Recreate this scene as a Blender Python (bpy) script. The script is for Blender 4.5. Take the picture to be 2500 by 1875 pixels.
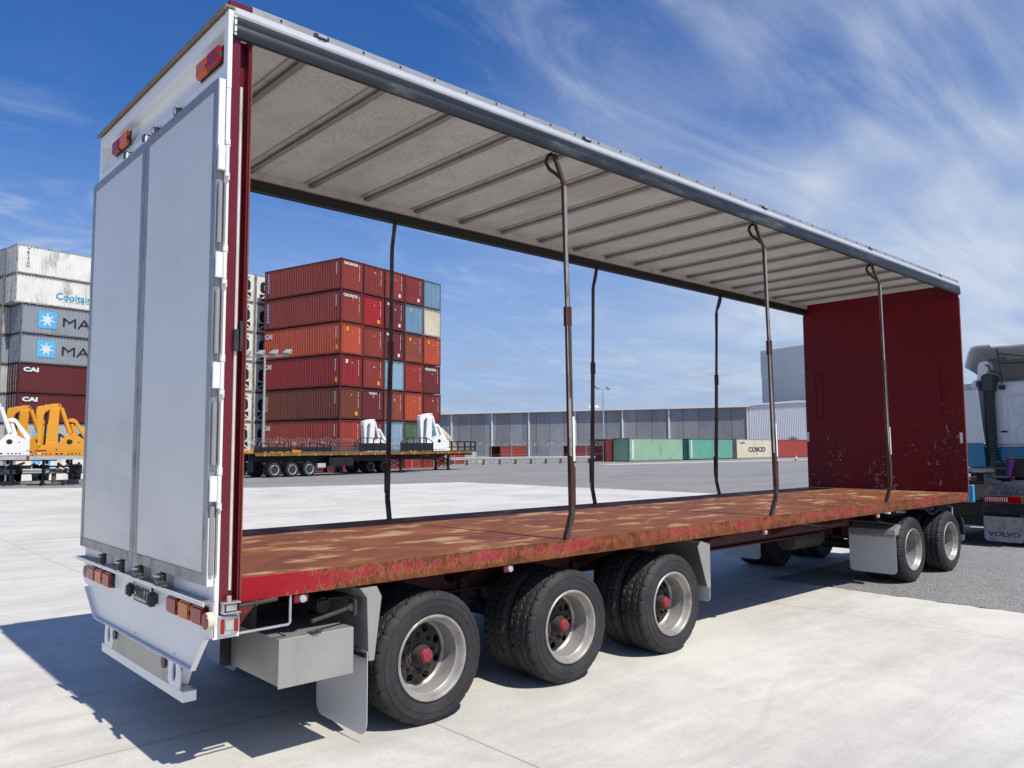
import bpy, bmesh, math, random
from mathutils import Vector, Matrix
from math import pi, sin, cos, radians
R0 = random.Random(7)
for o in list(bpy.data.objects): bpy.data.objects.remove(o)
SC = bpy.context.scene; COL = SC.collection

# ------------------------------------------------------------------ camera
GZ = 0.08                                     # trailer datum sits this far below zero
CX, CY, CZ = -1.7001, -4.2137, 1.8646 - GZ
FPX, YAW, PITCH, ROLL = 1926.58, 0.8333, 0.0805, -0.0047
def cam_axes():
    f = Vector((cos(YAW)*cos(PITCH), sin(YAW)*cos(PITCH), sin(PITCH)))
    r = f.cross(Vector((0, 0, 1))).normalized(); u = r.cross(f)
    c, s = cos(ROLL), sin(ROLL)
    return c*r + s*u, -s*r + c*u, f
RT, UP, FW = cam_axes()
cd = bpy.data.cameras.new('camera'); cam = bpy.data.objects.new('camera', cd); COL.objects.link(cam)
cd.sensor_width = 36; cd.lens = 36*FPX/2500; cd.clip_start = 0.05; cd.clip_end = 6000
m = Matrix.Identity(4)
for i in range(3):
    m[i][0] = RT[i]; m[i][1] = UP[i]; m[i][2] = -FW[i]
m.translation = Vector((CX, CY, CZ)); cam.matrix_world = m
SC.camera = cam
def at(px, py, D):
    "world point seen at photo pixel (2500x1875) and D metres of depth"
    return Vector((CX, CY, CZ)) + D*(FW + RT*(px-1250)/FPX - UP*(py-937.5)/FPX)

# ------------------------------------------------------------------ sun and sky
SUNV = Vector((0.012, -0.67, 1.0)).normalized()
el = math.asin(SUNV.z); 
sd = bpy.data.lights.new('sun', 'SUN'); sd.energy = 4.9; sd.angle = radians(0.53); sd.color = (1, 0.94, 0.85)
so = bpy.data.objects.new('sun', sd); COL.objects.link(so)
so.rotation_euler = SUNV.to_track_quat('Z', 'Y').to_euler()
W = bpy.data.worlds.new('World'); SC.world = W; W.use_nodes = True
nt = W.node_tree; N = nt.nodes; L = nt.links; N.clear()
def nd(t, nt=nt, **k):
    n = nt.nodes.new(t)
    for a, b in k.items():
        if a in ('inp',):
            for kk, vv in b.items(): n.inputs[kk].default_value = vv
        else: setattr(n, a, b)
    return n
out = nd('ShaderNodeOutputWorld'); bg = nd('ShaderNodeBackground')
sky = nd('ShaderNodeTexSky'); sky.sky_type = 'NISHITA'; sky.sun_disc = False
sky.sun_elevation = el; sky.sun_rotation = pi - math.atan2(SUNV.x, -SUNV.y)
sky.altitude = 0; sky.air_density = 1.0; sky.dust_density = 0.1; sky.ozone_density = 5.0
bg.inputs['Strength'].default_value = 0.083
tc = nd('ShaderNodeTexCoord')
sep = nd('ShaderNodeSeparateXYZ'); L.new(tc.outputs['Generated'], sep.inputs[0])
def mth(op, a, b=None, c=None, nt=nt, clamp=False):
    n = nt.nodes.new('ShaderNodeMath'); n.operation = op; n.use_clamp = clamp
    for i, v in enumerate((a, b, c)):
        if v is None: continue
        if isinstance(v, (int, float)): n.inputs[i].default_value = v
        else: nt.links.new(v, n.inputs[i])
    return n.outputs[0]
zz = mth('MAXIMUM', sep.outputs[2], 0.0)
den = mth('ADD', zz, 0.12)
cu = mth('DIVIDE', sep.outputs[0], den); cv = mth('DIVIDE', sep.outputs[1], den)
cb = nd('ShaderNodeCombineXYZ'); L.new(cu, cb.inputs[0]); L.new(cv, cb.inputs[1])
def noise(vec, scale, detail=5, rough=.55, dist=0, nt=nt):
    n = nt.nodes.new('ShaderNodeTexNoise'); n.inputs['Scale'].default_value = scale; n.inputs['Detail'].default_value = detail
    n.inputs['Roughness'].default_value = rough; n.inputs['Distortion'].default_value = dist
    nt.links.new(vec, n.inputs['Vector']); return n.outputs['Fac']
def mapr(v, a, b, c=0., d=1., nt=nt, smooth=True):
    n = nt.nodes.new('ShaderNodeMapRange'); n.clamp = True
    if smooth: n.interpolation_type = 'SMOOTHSTEP'
    nt.links.new(v, n.inputs[0])
    for i, x in enumerate((a, b, c, d)): n.inputs[i+1].default_value = x
    return n.outputs[0]
def mapping(vec, rz=0, sc=(1, 1, 1), loc=(0, 0, 0), nt=nt, rot=None):
    n = nt.nodes.new('ShaderNodeMapping'); nt.links.new(vec, n.inputs[0])
    n.inputs['Rotation'].default_value = rot or (0, 0, rz); n.inputs['Scale'].default_value = sc; n.inputs['Location'].default_value = loc
    return n.outputs[0]
def bump_dir(px, py, r0, r1):
    "1 near the sky direction seen at that pixel, 0 beyond r1 (angular falloff)"
    d = (at(px, py, 1) - Vector((CX, CY, CZ))).normalized()
    n = nt.nodes.new('ShaderNodeVectorMath'); n.operation = 'DISTANCE'; L.new(tc.outputs['Generated'], n.inputs[0]); n.inputs[1].default_value = d
    return mapr(n.outputs['Value'], r0, r1, 1, 0)
wisp1 = noise(mapping(cb.outputs[0], radians(58), (0.62, 2.1, 1)), 1.35, 8, .56, 1.7)
wisp2 = noise(mapping(cb.outputs[0], radians(80), (0.8, 1.5, 1), (4, 2, 0)), 2.2, 8, .62, 1.2)
w1 = mapr(wisp1, .28, .92); w2 = mapr(wisp2, .46, .82)
regR = bump_dir(2350, 420, .12, .62); regU = bump_dir(1450, 60, .05, .34); regL = bump_dir(30, 560, .02, .2); regM = bump_dir(1350, 760, .1, .45)
big = mapr(noise(mapping(cb.outputs[0], 0, (1, 1, 1), (1.7, 0, 0)), .7, 3, .5), .3, .7)
t1 = mth('MULTIPLY', mth('MULTIPLY', w1, regR), .66)
t2 = mth('MULTIPLY', w2, mth('MAXIMUM', mth('MULTIPLY', regU, .3), mth('MAXIMUM', mth('MULTIPLY', regL, .8), mth('MULTIPLY', regM, .45))))
veil = mth('MULTIPLY', regR, mth('MULTIPLY', big, .85))
base = mth('MULTIPLY', mth('MULTIPLY', w2, big), .09)
# low cumulus near the skyline
cpo = nd('ShaderNodeCombineXYZ'); az = mth('ARCTAN2', sep.outputs[1], sep.outputs[0])
L.new(mth('MULTIPLY', az, 6.5), cpo.inputs[0]); L.new(mth('MULTIPLY', sep.outputs[2], 34), cpo.inputs[1])
cum = mapr(noise(cpo.outputs[0], 1.25, 7, .55, .2), .52, .66)
band = mth('MULTIPLY', mapr(sep.outputs[2], .045, .072), mapr(sep.outputs[2], .1, .13, 1, 0))
cumm = mth('MULTIPLY', mth('MULTIPLY', cum, band), .55)
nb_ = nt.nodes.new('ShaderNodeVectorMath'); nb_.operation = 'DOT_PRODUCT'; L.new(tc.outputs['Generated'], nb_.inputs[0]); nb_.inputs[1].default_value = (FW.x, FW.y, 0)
behind = mth('MULTIPLY', mapr(nb_.outputs['Value'], -.45, .15, 1, 0), mth('ADD', mth('MULTIPLY', w2, .4), .22))    # unseen cloud veil added behind the viewer to whiten the ambient light
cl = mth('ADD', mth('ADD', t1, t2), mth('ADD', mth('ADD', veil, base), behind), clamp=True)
hz = mapr(sep.outputs[2], 0.0, .40, .85, 0.0)
mix0 = nd('ShaderNodeMix', data_type='RGBA'); L.new(hz, mix0.inputs[0]); 
hs = nd('ShaderNodeHueSaturation'); hs.inputs['Saturation'].default_value = 1.25; hs.inputs['Value'].default_value = 1.36
L.new(sky.outputs[0], hs.inputs['Color'])
tint = nd('ShaderNodeMix', data_type='RGBA', blend_type='MULTIPLY'); tint.inputs[0].default_value = 1; L.new(hs.outputs[0], tint.inputs[6]); tint.inputs[7].default_value = (1.02, .94, 1.15, 1); L.new(tint.outputs[2], mix0.inputs[6]); mix0.inputs[7].default_value = (3.9, 5.4, 8.2, 1)
mix1 = nd('ShaderNodeMix', data_type='RGBA'); L.new(mth('MULTIPLY', cl, .82), mix1.inputs[0]); L.new(mix0.outputs[2], mix1.inputs[6]); mix1.inputs[7].default_value = (8.0, 8.8, 10.0, 1)
mix2 = nd('ShaderNodeMix', data_type='RGBA'); L.new(cumm, mix2.inputs[0]); L.new(mix1.outputs[2], mix2.inputs[6]); mix2.inputs[7].default_value = (5.0, 5.1, 5.7, 1)
L.new(mix2.outputs[2], bg.inputs['Color']); L.new(bg.outputs[0], out.inputs[0])
SC.view_settings.view_transform = 'Standard'; SC.view_settings.look = 'None'; SC.view_settings.gamma = 1
SC.view_settings.exposure = 0.0; SC.view_settings.use_curve_mapping = False
SC.render.engine = 'CYCLES'; SC.cycles.max_bounces = 8; SC.cycles.use_denoising = True

# ------------------------------------------------------------------ materials
def srgb(r, g, b):
    f = lambda v: (v/255/12.92 if v/255 <= .04045 else ((v/255+.055)/1.055)**2.4)
    return (f(r), f(g), f(b), 1)
MATS = {}
def newmat(name):
    m = bpy.data.materials.new(name); m.use_nodes = True; MATS[name] = m
    t = m.node_tree; p = t.nodes['Principled BSDF']
    return m, t, p
def objvec(t, rnd=True):
    c = t.nodes.new('ShaderNodeTexCoord')
    if not rnd: return c.outputs['Object']
    oi = t.nodes.new('ShaderNodeObjectInfo')
    v = t.nodes.new('ShaderNodeVectorMath'); v.operation = 'ADD'
    m_ = t.nodes.new('ShaderNodeMath'); m_.operation = 'MULTIPLY'; t.links.new(oi.outputs['Random'], m_.inputs[0]); m_.inputs[1].default_value = 37.
    cc = t.nodes.new('ShaderNodeCombineXYZ')
    for i in range(3): t.links.new(m_.outputs[0], cc.inputs[i])
    t.links.new(c.outputs['Object'], v.inputs[0]); t.links.new(cc.outputs[0], v.inputs[1]); return v.outputs[0]
def mixc(t, f, a, b, bt='MIX'):
    n = t.nodes.new('ShaderNodeMix'); n.data_type = 'RGBA'; n.blend_type = bt
    if isinstance(f, (int, float)): n.inputs[0].default_value = f
    else: t.links.new(f, n.inputs[0])
    for i, x in ((6, a), (7, b)):
        if isinstance(x, (tuple, list)): n.inputs[i].default_value = tuple(x[:3])+(1,)
        else: t.links.new(x, n.inputs[i])
    return n.outputs[2]
def addbump(t, p, h, strength, dist=.01):
    b = t.nodes.new('ShaderNodeBump'); b.inputs['Strength'].default_value = strength; b.inputs['Distance'].default_value = dist
    t.links.new(h, b.inputs['Height']); t.links.new(b.outputs[0], p.inputs['Normal'])
def M(name, col, rough=.5, metal=0, var=.12, scale=4, dirt=None, dthr=(.52, .7), damt=.6, dscale=3, stretch=(1, 1, 1), bump=0, bscale=60, spec=.5):
    m, t, p = newmat(name); v = objvec(t)
    n1 = noise(v, scale, 5, .6, 0, t)
    k = mapr(n1, .25, .75, 1-var, 1+var, t, False)
    c = mixc(t, 1.0, col, (1, 1, 1), 'MULTIPLY')
    g = t.nodes.new('ShaderNodeVectorMath'); g.operation = 'SCALE'; t.links.new(c, g.inputs[0]); t.links.new(k, g.inputs['Scale'])
    res = g.outputs[0]
    if dirt:
        dn = noise(mapping(v, 0, stretch, (3, 1, 2), t), dscale, 8, .65, .3, t)
        f = mapr(dn, dthr[0], dthr[1], 0, damt, t)
        res = mixc(t, f, res, dirt)
        rr = mapr(dn, dthr[0], dthr[1], rough, min(1, rough+.25), t); t.links.new(rr, p.inputs['Roughness'])
    else:
        rr = mapr(n1, .3, .7, max(0, rough-.06), rough+.06, t); t.links.new(rr, p.inputs['Roughness'])
    t.links.new(res, p.inputs['Base Color']); p.inputs['Metallic'].default_value = metal
    p.inputs['Specular IOR Level'].default_value = spec
    if bump: addbump(t, p, noise(v, bscale, 6 if bscale > 5 else 1, .6, 0, t), bump, .004 if bscale > 5 else .03)
    return m
WHITE = M('white_paint', (.76, .765, .76), .32, 0, .04, 2, (.42, .39, .33), (.6, .82), .45, 3.5)
DOORP = M('door_panel', (.66, .65, .625), .34, .12, .05, 1.2, (.46, .46, .455), (.45, .8), .5, 1.0, (1, .5, 1.6), bump=.35, bscale=1.3)
ALU = M('door_trim', (.32, .325, .33), .42, .55, .15, 6, (.16, .15, .13), (.5, .72), .7, 9, (1, 1, .4))
STEEL = M('stainless_sheet', (.36, .355, .335), .38, .45, .1, 3, (.30, .28, .24), (.5, .75), .6, 5, (1, 1, .3))
GALV = M('mudflap_sheet', (.52, .525, .52), .45, .15, .06, 3, (.36, .33, .29), (.55, .8), .5, 4)
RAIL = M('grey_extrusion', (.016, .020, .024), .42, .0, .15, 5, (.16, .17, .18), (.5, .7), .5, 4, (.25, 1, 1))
RED = M('red_paint', srgb(100, 22, 32), .3, 0, .1, 3, srgb(80, 28, 26), (.55, .75), .6, 4, (1, 1, .4))
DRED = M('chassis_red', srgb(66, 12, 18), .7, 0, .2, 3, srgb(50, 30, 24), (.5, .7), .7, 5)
BLACK = M('black_steel', (.010, .010, .011), .6, 0, .3, 8, (.035, .03, .026), (.5, .75), .6, 8)
BPLAS = M('black_plastic', (.03, .032, .035), .45, 0, .2, 20)
POLEM = M('rusty_pole', (.07, .062, .055), .5, .3, .25, 12, srgb(66, 36, 22), (.46, .58), .8, 9, (1, 1, .22))
POLEW = M('pale_pole_face', (.34, .31, .28), .45, .3, .2, 12, srgb(110, 60, 34), (.5, .62), .85, 8, (1, 1, .3))  # paler grey-brown skin on the outer face of each post
RIM = M('wheel_silver', (.36, .345, .32), .42, .3, .15, 6, (.17, .145, .12), (.46, .68), .7, 7)
HUBD = M('hub_grime', (.045, .038, .032), .7, .1, .3, 14, (.10, .085, .07), (.5, .7), .5, 12)
REDHUB = M('red_hub_cap', srgb(140, 42, 52), .45, 0, .12, 18, srgb(105, 60, 58), (.5, .65), .7, 20)
LRED = M('lamp_red', srgb(150, 10, 14), .22, 0, .15, 30, srgb(150, 80, 80), (.55, .75), .35, 22)
LAMB = M('lamp_amber', srgb(205, 95, 8), .22, 0, .12, 30, srgb(170, 110, 60), (.55, .75), .35, 22)
LCLR = M('lamp_clear', (.45, .46, .45), .2, .2, .1, 25)
SILV = M('silver_fitting', (.5, .5, .49), .35, .7, .2, 20, (.12, .1, .08), (.55, .7), .7, 16)
SEAL = M('brown_sealant', (.2, .165, .12), .7, 0, .2, 14)
CREAM = M('cream_plastic', (.62, .58, .44), .4, 0, .08, 20)
CONC = None
def rubber():
    m, t, p = newmat('tyre_rubber'); v = objvec(t)
    n = noise(v, 5, 6, .6, .2, t)
    c = mixc(t, mapr(n, .35, .75, 0, 1, t), (.017, .0175, .0185), (.034, .034, .034))
    t.links.new(c, p.inputs['Base Color']); p.inputs['Roughness'].default_value = .72
    addbump(t, p, noise(v, 140, 3, .6, 0, t), .25, .002); return m
RUB = rubber()
def deckmat():
    m, t, p = newmat('worn_deck'); c = t.nodes.new('ShaderNodeTexCoord'); v = c.outputs['Object']
    vm = mapping(v, radians(-30), (1.0, 2.0, 1), (0, 0, 0), t)
    n = noise(vm, 1.9, 4, .55, .3, t)
    st = noise(mapping(v, radians(-32), (3, 26, 1), (0, 0, 0), t), 1.6, 6, .7, 0, t)
    s = mth('ADD', n, mth('MULTIPLY', mth('SUBTRACT', st, .5, nt=t), .26, nt=t), nt=t)
    f = mapr(s, .53, .64, 0, .85, t)
    n2 = noise(v, 2.2, 7, .6, .4, t)
    basec = mixc(t, mapr(n2, .3, .7, 0, 1, t), srgb(106, 62, 44), srgb(130, 82, 56))
    n3 = noise(mapping(v, 0, (.6, 1, 1), (9, 4, 0), t), 1.0, 5, .6, .5, t)
    basec = mixc(t, mapr(n3, .55, .72, 0, .75, t), basec, srgb(138, 90, 54))
    tan = mixc(t, mapr(st, .3, .7, 0, 1, t), srgb(164, 126, 88), srgb(186, 156, 118))
    col = mixc(t, f, basec, tan)
    t.links.new(col, p.inputs['Base Color'])
    p.inputs['Specular IOR Level'].default_value = .15; t.links.new(mapr(n2, .3, .7, .6, .8, t), p.inputs['Roughness']); addbump(t, p, st, .15, .003); return m
DECK = deckmat()
def coamat():
    m, t, p = newmat('peeling_coaming'); c = t.nodes.new('ShaderNodeTexCoord'); v = c.outputs['Object']
    sp = t.nodes.new('ShaderNodeSeparateXYZ'); t.links.new(v, sp.inputs[0])
    n = noise(mapping(v, 0, (1, 1, .3), (0, 0, 0), t), 34, 8, .72, 0, t)
    nb = noise(mapping(v, 0, (1, 1, 1), (5, 0, 0), t), 1.6, 3, .5, 0, t)
    # paint survives in the middle of the flange and at the rear end
    mid = mth('SUBTRACT', 1.0, mth('MULTIPLY', mth('ABSOLUTE', mth('SUBTRACT', sp.outputs[2], 1.115, nt=t), nt=t), 16.0, nt=t), nt=t)
    rear = mapr(sp.outputs[0], .15, 1.0, .32, 0, t, False)
    s = mth('ADD', mth('ADD', n, mth('MULTIPLY', mid, .16, nt=t), nt=t), mth('ADD', mth('MULTIPLY', mth('SUBTRACT', nb, .5, nt=t), .5, nt=t), mth('MULTIPLY', rear, .6, nt=t), nt=t), nt=t)
    f = mapr(s, .625, .64, 0, 1, t); ring = mth('MULTIPLY', mapr(s, .60, .625, 0, 1, t), mth('SUBTRACT', 1, f, nt=t), nt=t)
    n2 = noise(v, 9, 6, .6, .3, t)
    rust = mixc(t, mapr(n2, .3, .7, 0, 1, t), srgb(84, 46, 28), srgb(124, 72, 40))
    pk = mixc(t, mapr(n2, .35, .65, 0, 1, t), srgb(132, 36, 46), srgb(148, 58, 62))
    pk = mixc(t, mapr(sp.outputs[0], .3, .9, 1, 0, t, False), pk, srgb(148, 20, 34))
    c1 = mixc(t, mth('MULTIPLY', ring, .55, nt=t), rust, srgb(190, 140, 92)); c2 = mixc(t, f, c1, pk)
    t.links.new(c2, p.inputs['Base Color']); p.inputs['Roughness'].default_value = .65; p.inputs['Specular IOR Level'].default_value = .2; addbump(t, p, s, .3, .004); return m
COAM = coamat()
def scuffred():
    m, t, p = newmat('scuffed_dark_red'); c = t.nodes.new('ShaderNodeTexCoord'); v = c.outputs['Object']
    sp = t.nodes.new('ShaderNodeSeparateXYZ'); t.links.new(v, sp.inputs[0])
    n = noise(mapping(v, 0, (1, 5, 16), (0, 0, 0), t), 1.7, 8, .75, .1, t)
    n2 = noise(mapping(v, 0, (1, 1.4, 1), (2, 2, 2), t), 9, 8, .7, .4, t)
    reg = noise(mapping(v, 0, (1, 1.6, .8), (7, 1, 4), t), 1.2, 3, .5, 0, t)
    low = mapr(sp.outputs[2], 1.2, 3.4, .06, -.045, t, False)
    s = mth('ADD', mth('MAXIMUM', n, mth('SUBTRACT', n2, .0, nt=t), nt=t), mth('ADD', low, mth('MULTIPLY', mth('SUBTRACT', reg, .5, nt=t), .3, nt=t), nt=t), nt=t)
    f = mapr(s, .668, .70, 0, .75, t)
    base = mixc(t, mapr(noise(v, 1.4, 4, .5, 0, t), .3, .7, 0, 1, t), srgb(92, 1, 14), srgb(106, 2, 19))
    t.links.new(mixc(t, f, base, (.30, .27, .25)), p.inputs['Base Color']); p.inputs['Roughness'].default_value = .5; p.inputs['Specular IOR Level'].default_value = .25; return m
HBRD = scuffred()
def roofmat():
    m, t, p = newmat('fibreglass_roof'); v = objvec(t, False)
    n = noise(v, 46, 6, .66, .3, t); n2 = noise(mapping(v, 0, (.8, .35, 1), (0, 0, 0), t), 1.3, 5, .6, .6, t)
    n3 = noise(v, 3.0, 4, .6, .3, t)
    f = mth('MULTIPLY', mapr(n, .42, .62, 0, .6, t), mapr(n3, .35, .6, .25, 1, t), nt=t)
    c = mixc(t, f, (.43, .415, .38), (.25, .235, .205))
    c = mixc(t, mapr(n2, .47, .7, 0, .7, t), c, (.29, .27, .25))
    o = t.nodes['Material Output']
    d = t.nodes.new('ShaderNodeBsdfDiffuse'); tr = t.nodes.new('ShaderNodeBsdfTranslucent'); mx = t.nodes.new('ShaderNodeMixShader')
    t.links.new(c, d.inputs[0]); t.links.new(c, tr.inputs[0]); mx.inputs[0].default_value = .17
    t.links.new(d.outputs[0], mx.inputs[1]); t.links.new(tr.outputs[0], mx.inputs[2]); t.links.new(mx.outputs[0], o.inputs[0]); t.nodes.remove(p); return m
ROOF = roofmat()
RIB = M('roof_bow', (.50, .475, .44), .55, .1, .12, 6, (.24, .22, .2), (.5, .7), .5, 8)

# ------------------------------------------------------------------ mesh helpers
class MB:
    def __init__(s): s.b = bmesh.new(); s.mi = 0
    def _f(s, vs, f):
        try:
            fc = s.b.faces.new([vs[i] for i in f]); fc.material_index = s.mi
        except ValueError: pass
    def box(s, x0, x1, y0, y1, z0, z1):
        vs = [s.b.verts.new(p) for p in ((x0,y0,z0),(x1,y0,z0),(x1,y1,z0),(x0,y1,z0),(x0,y0,z1),(x1,y0,z1),(x1,y1,z1),(x0,y1,z1))]
        for f in ((3,2,1,0),(4,5,6,7),(0,1,5,4),(1,2,6,5),(2,3,7,6),(3,0,4,7)): s._f(vs, f)
        return s
    def obox(s, c, ax, ay, az, hx, hy, hz):
        c = Vector(c); vs = []
        for kz in (-1, 1):
            for kx, ky in ((-1,-1),(1,-1),(1,1),(-1,1)): vs.append(s.b.verts.new(c+Vector(ax)*kx*hx+Vector(ay)*ky*hy+Vector(az)*kz*hz))
        for f in ((3,2,1,0),(4,5,6,7),(0,1,5,4),(1,2,6,5),(2,3,7,6),(3,0,4,7)): s._f(vs, f)
        return s
    def bar(s, a, b, w, h=None, upv=(0, 0, 1)):
        a, b = Vector(a), Vector(b); d = (b-a); l = d.length
        if l < 1e-6: return s
        d.normalize(); u = Vector(upv)
        if abs(d.dot(u)) > .98: u = Vector((1, 0, 0))
        r = d.cross(u).normalized(); u = r.cross(d)
        return s.obox((a+b)/2, d, r, u, l/2, w/2, (h or w)/2)
    def tube(s, pts, r, n=10, caps=True):
        pts = [Vector(p) for p in pts]; rings = []; pu = None
        rr = r if isinstance(r, (list, tuple)) else [r]*len(pts)
        for i, p in enumerate(pts):
            d = (pts[min(i+1, len(pts)-1)]-pts[max(i-1, 0)]).normalized()
            if pu is None:
                pu = Vector((0, 0, 1)) if abs(d.z) < .9 else Vector((1, 0, 0))
            a = d.cross(pu).normalized(); pu = a.cross(d).normalized()
            rings.append([s.b.verts.new(p+rr[i]*(a*cos(2*pi*k/n)+pu*sin(2*pi*k/n))) for k in range(n)])
        for i in range(len(rings)-1):
            for k in range(n): s._f((rings[i][k], rings[i][(k+1)%n], rings[i+1][(k+1)%n], rings[i+1][k]), (0,1,2,3))
        if caps: s._f(rings[0][::-1], range(n)); s._f(rings[-1], range(n))
        return s
    def prism(s, pts, d):
        "closed outline pts (3d) swept by vector d"
        d = Vector(d); a = [s.b.verts.new(p) for p in pts]; b = [s.b.verts.new(Vector(p)+d) for p in pts]; n = len(pts)
        s._f(a[::-1], range(n)); s._f(b, range(n))
        for i in range(n): s._f((a[i], a[(i+1)%n], b[(i+1)%n], b[i]), (0,1,2,3))
        return s
    def lathe(s, prof, c=(0, 0, 0), n=32, axis='y', close=False, a0=0):
        "prof: (radius, offset along the axis)"
        c = Vector(c); rings = []
        for r, h in prof:
            ring = []
            for k in range(n):
                a = 2*pi*k/n + a0
                p = (r*cos(a), h, r*sin(a)) if axis == 'y' else ((r*cos(a), r*sin(a), h) if axis == 'z' else (h, r*cos(a), r*sin(a)))
                ring.append(s.b.verts.new(c+Vector(p)))
            rings.append(ring)
        for i in range(len(rings)-1+(1 if close else 0)):
            A, B = rings[i], rings[(i+1) % len(rings)]
            for k in range(n): s._f((A[k], A[(k+1)%n], B[(k+1)%n], B[k]), (0,1,2,3))
        if not close:
            if prof[0][0] > 1e-5: s._f(rings[0][::-1], range(n))
            if prof[-1][0] > 1e-5: s._f(rings[-1], range(n))
        return s
    def mesh(s, name, mats, bevel=0, smooth=False, seg=1):
        b = s.b; bmesh.ops.remove_doubles(b, verts=b.verts, dist=1e-5)
        bmesh.ops.recalc_face_normals(b, faces=b.faces)
        if bevel:
            es = [e for e in b.edges if len(e.link_faces) == 2 and e.calc_face_angle(0) > .6]
            bmesh.ops.bevel(b, geom=es, offset=bevel, segments=seg, affect='EDGES', clamp_overlap=True)
        if smooth:
            for f in b.faces: f.smooth = True
            for e in b.edges:
                if len(e.link_faces) == 2 and e.calc_face_angle(0) > .6: e.smooth = False
        me = bpy.data.meshes.new(name); b.to_mesh(me); b.free()
        for mm in (mats if isinstance(mats, (list, tuple)) else [mats]): me.materials.append(mm)
        return me
    def build(s, name, mats, parent=None, bevel=0, smooth=False, loc=None, seg=1, split=True):
        ms = split_mesh(s.mesh(name, mats, bevel, smooth, seg)) if split and parent else [s.mesh(name, mats, bevel, smooth, seg)]
        os_ = [obj(name, m_, parent, loc) for m_ in ms]
        return os_[0]
def split_mesh(me, tol=.008):
    "one mesh per separate piece; pieces whose boxes touch stay together"
    n = len(me.vertices); par = list(range(n))
    def find(a):
        while par[a] != a: par[a] = par[par[a]]; a = par[a]
        return a
    for e in me.edges:
        a, b = find(e.vertices[0]), find(e.vertices[1])
        if a != b: par[a] = b
    isl = {}
    for v in me.vertices: isl.setdefault(find(v.index), []).append(v.co)
    keys = list(isl)
    if len(keys) == 1 or len(keys) > 400: return [me]
    bb = [([min(c[i] for c in isl[k])-tol for i in range(3)], [max(c[i] for c in isl[k])+tol for i in range(3)]) for k in keys]
    g_ = list(range(len(keys)))
    def fg(a):
        while g_[a] != a: a = g_[a]
        return a
    for i in range(len(keys)):
        for j in range(i):
            if all(bb[i][0][k] <= bb[j][1][k]-tol and bb[j][0][k] <= bb[i][1][k]-tol for k in range(3)):
                a, b = fg(i), fg(j)
                if a != b: g_[a] = b
    grp = {k: fg(i) for i, k in enumerate(keys)}; ids = sorted(set(grp.values()))
    if len(ids) == 1: return [me]
    out = []
    vg = [grp[find(i)] for i in range(n)]
    for gid in ids:
        b = bmesh.new(); b.from_mesh(me); b.verts.ensure_lookup_table()
        bmesh.ops.delete(b, geom=[v for v in b.verts if vg[v.index] != gid], context='VERTS')
        m2 = me.copy(); b.to_mesh(m2); b.free(); out.append(m2)
    bpy.data.meshes.remove(me); return out
def obj(name, me, parent=None, loc=None, rot=None):
    o = bpy.data.objects.new(name, me); COL.objects.link(o)
    if parent: o.parent = parent
    if loc is not None: o.location = loc
    if rot is not None: o.rotation_euler = rot
    return o
def tag(o, label=None, cat=None, group=None, kind=None):
    if label: o['label'] = label
    if cat: o['category'] = cat
    if group: o['group'] = group
    if kind: o['kind'] = kind
    return o
def empty(name, loc, rz, label, cat, group=None):
    o = bpy.data.objects.new(name, None); COL.objects.link(o); o.location = loc; o.rotation_euler = (0, 0, rz); o.empty_display_size = .2
    return tag(o, label, cat, group)
def copy_tree(o, parent=None):
    c = o.copy(); COL.objects.link(c); c.parent = parent
    for ch in o.children: copy_tree(ch, c)
    return c
TXT = {}
def text_mesh(s, bold=0.0, depth=.004):
    k = (s, bold, depth)
    if k in TXT: return TXT[k]
    cu_ = bpy.data.curves.new('lettering', 'FONT'); cu_.body = s; cu_.size = 1; cu_.offset = bold; cu_.extrude = depth; cu_.resolution_u = 3
    o = bpy.data.objects.new('lettering', cu_); COL.objects.link(o); bpy.context.view_layer.update()
    me = bpy.data.meshes.new_from_object(o.evaluated_get(bpy.context.evaluated_depsgraph_get()))
    bpy.data.objects.remove(o); me.materials.clear(); me.materials.append(WHITE)
    xs = [v.co.x for v in me.vertices]; ys = [v.co.y for v in me.vertices]
    TXT[k] = (me, min(xs), max(xs), min(ys), max(ys)); return TXT[k]
def text(parent, s, loc, right, up, width, height, mat, bold=0.0, name='lettering'):
    "lettering on a face: loc = centre, fitted to width x height"
    me, x0, x1, y0, y1 = text_mesh(s, bold)
    right, up = Vector(right).normalized(), Vector(up).normalized(); nn = right.cross(up)
    sx = width/(x1-x0); sy = height/(y1-y0)
    o = bpy.data.objects.new(name, me); COL.objects.link(o); o.parent = parent
    m = Matrix.Identity(4)
    for i in range(3): m[i][0] = right[i]*sx; m[i][1] = up[i]*sy; m[i][2] = nn[i]
    m.translation = Vector(loc) - right*sx*(x0+x1)/2 - up*sy*(y0+y1)/2
    o.matrix_local = m
    o.material_slots[0].link = 'OBJECT'; o.material_slots[0].material = mat
    return o
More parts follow.
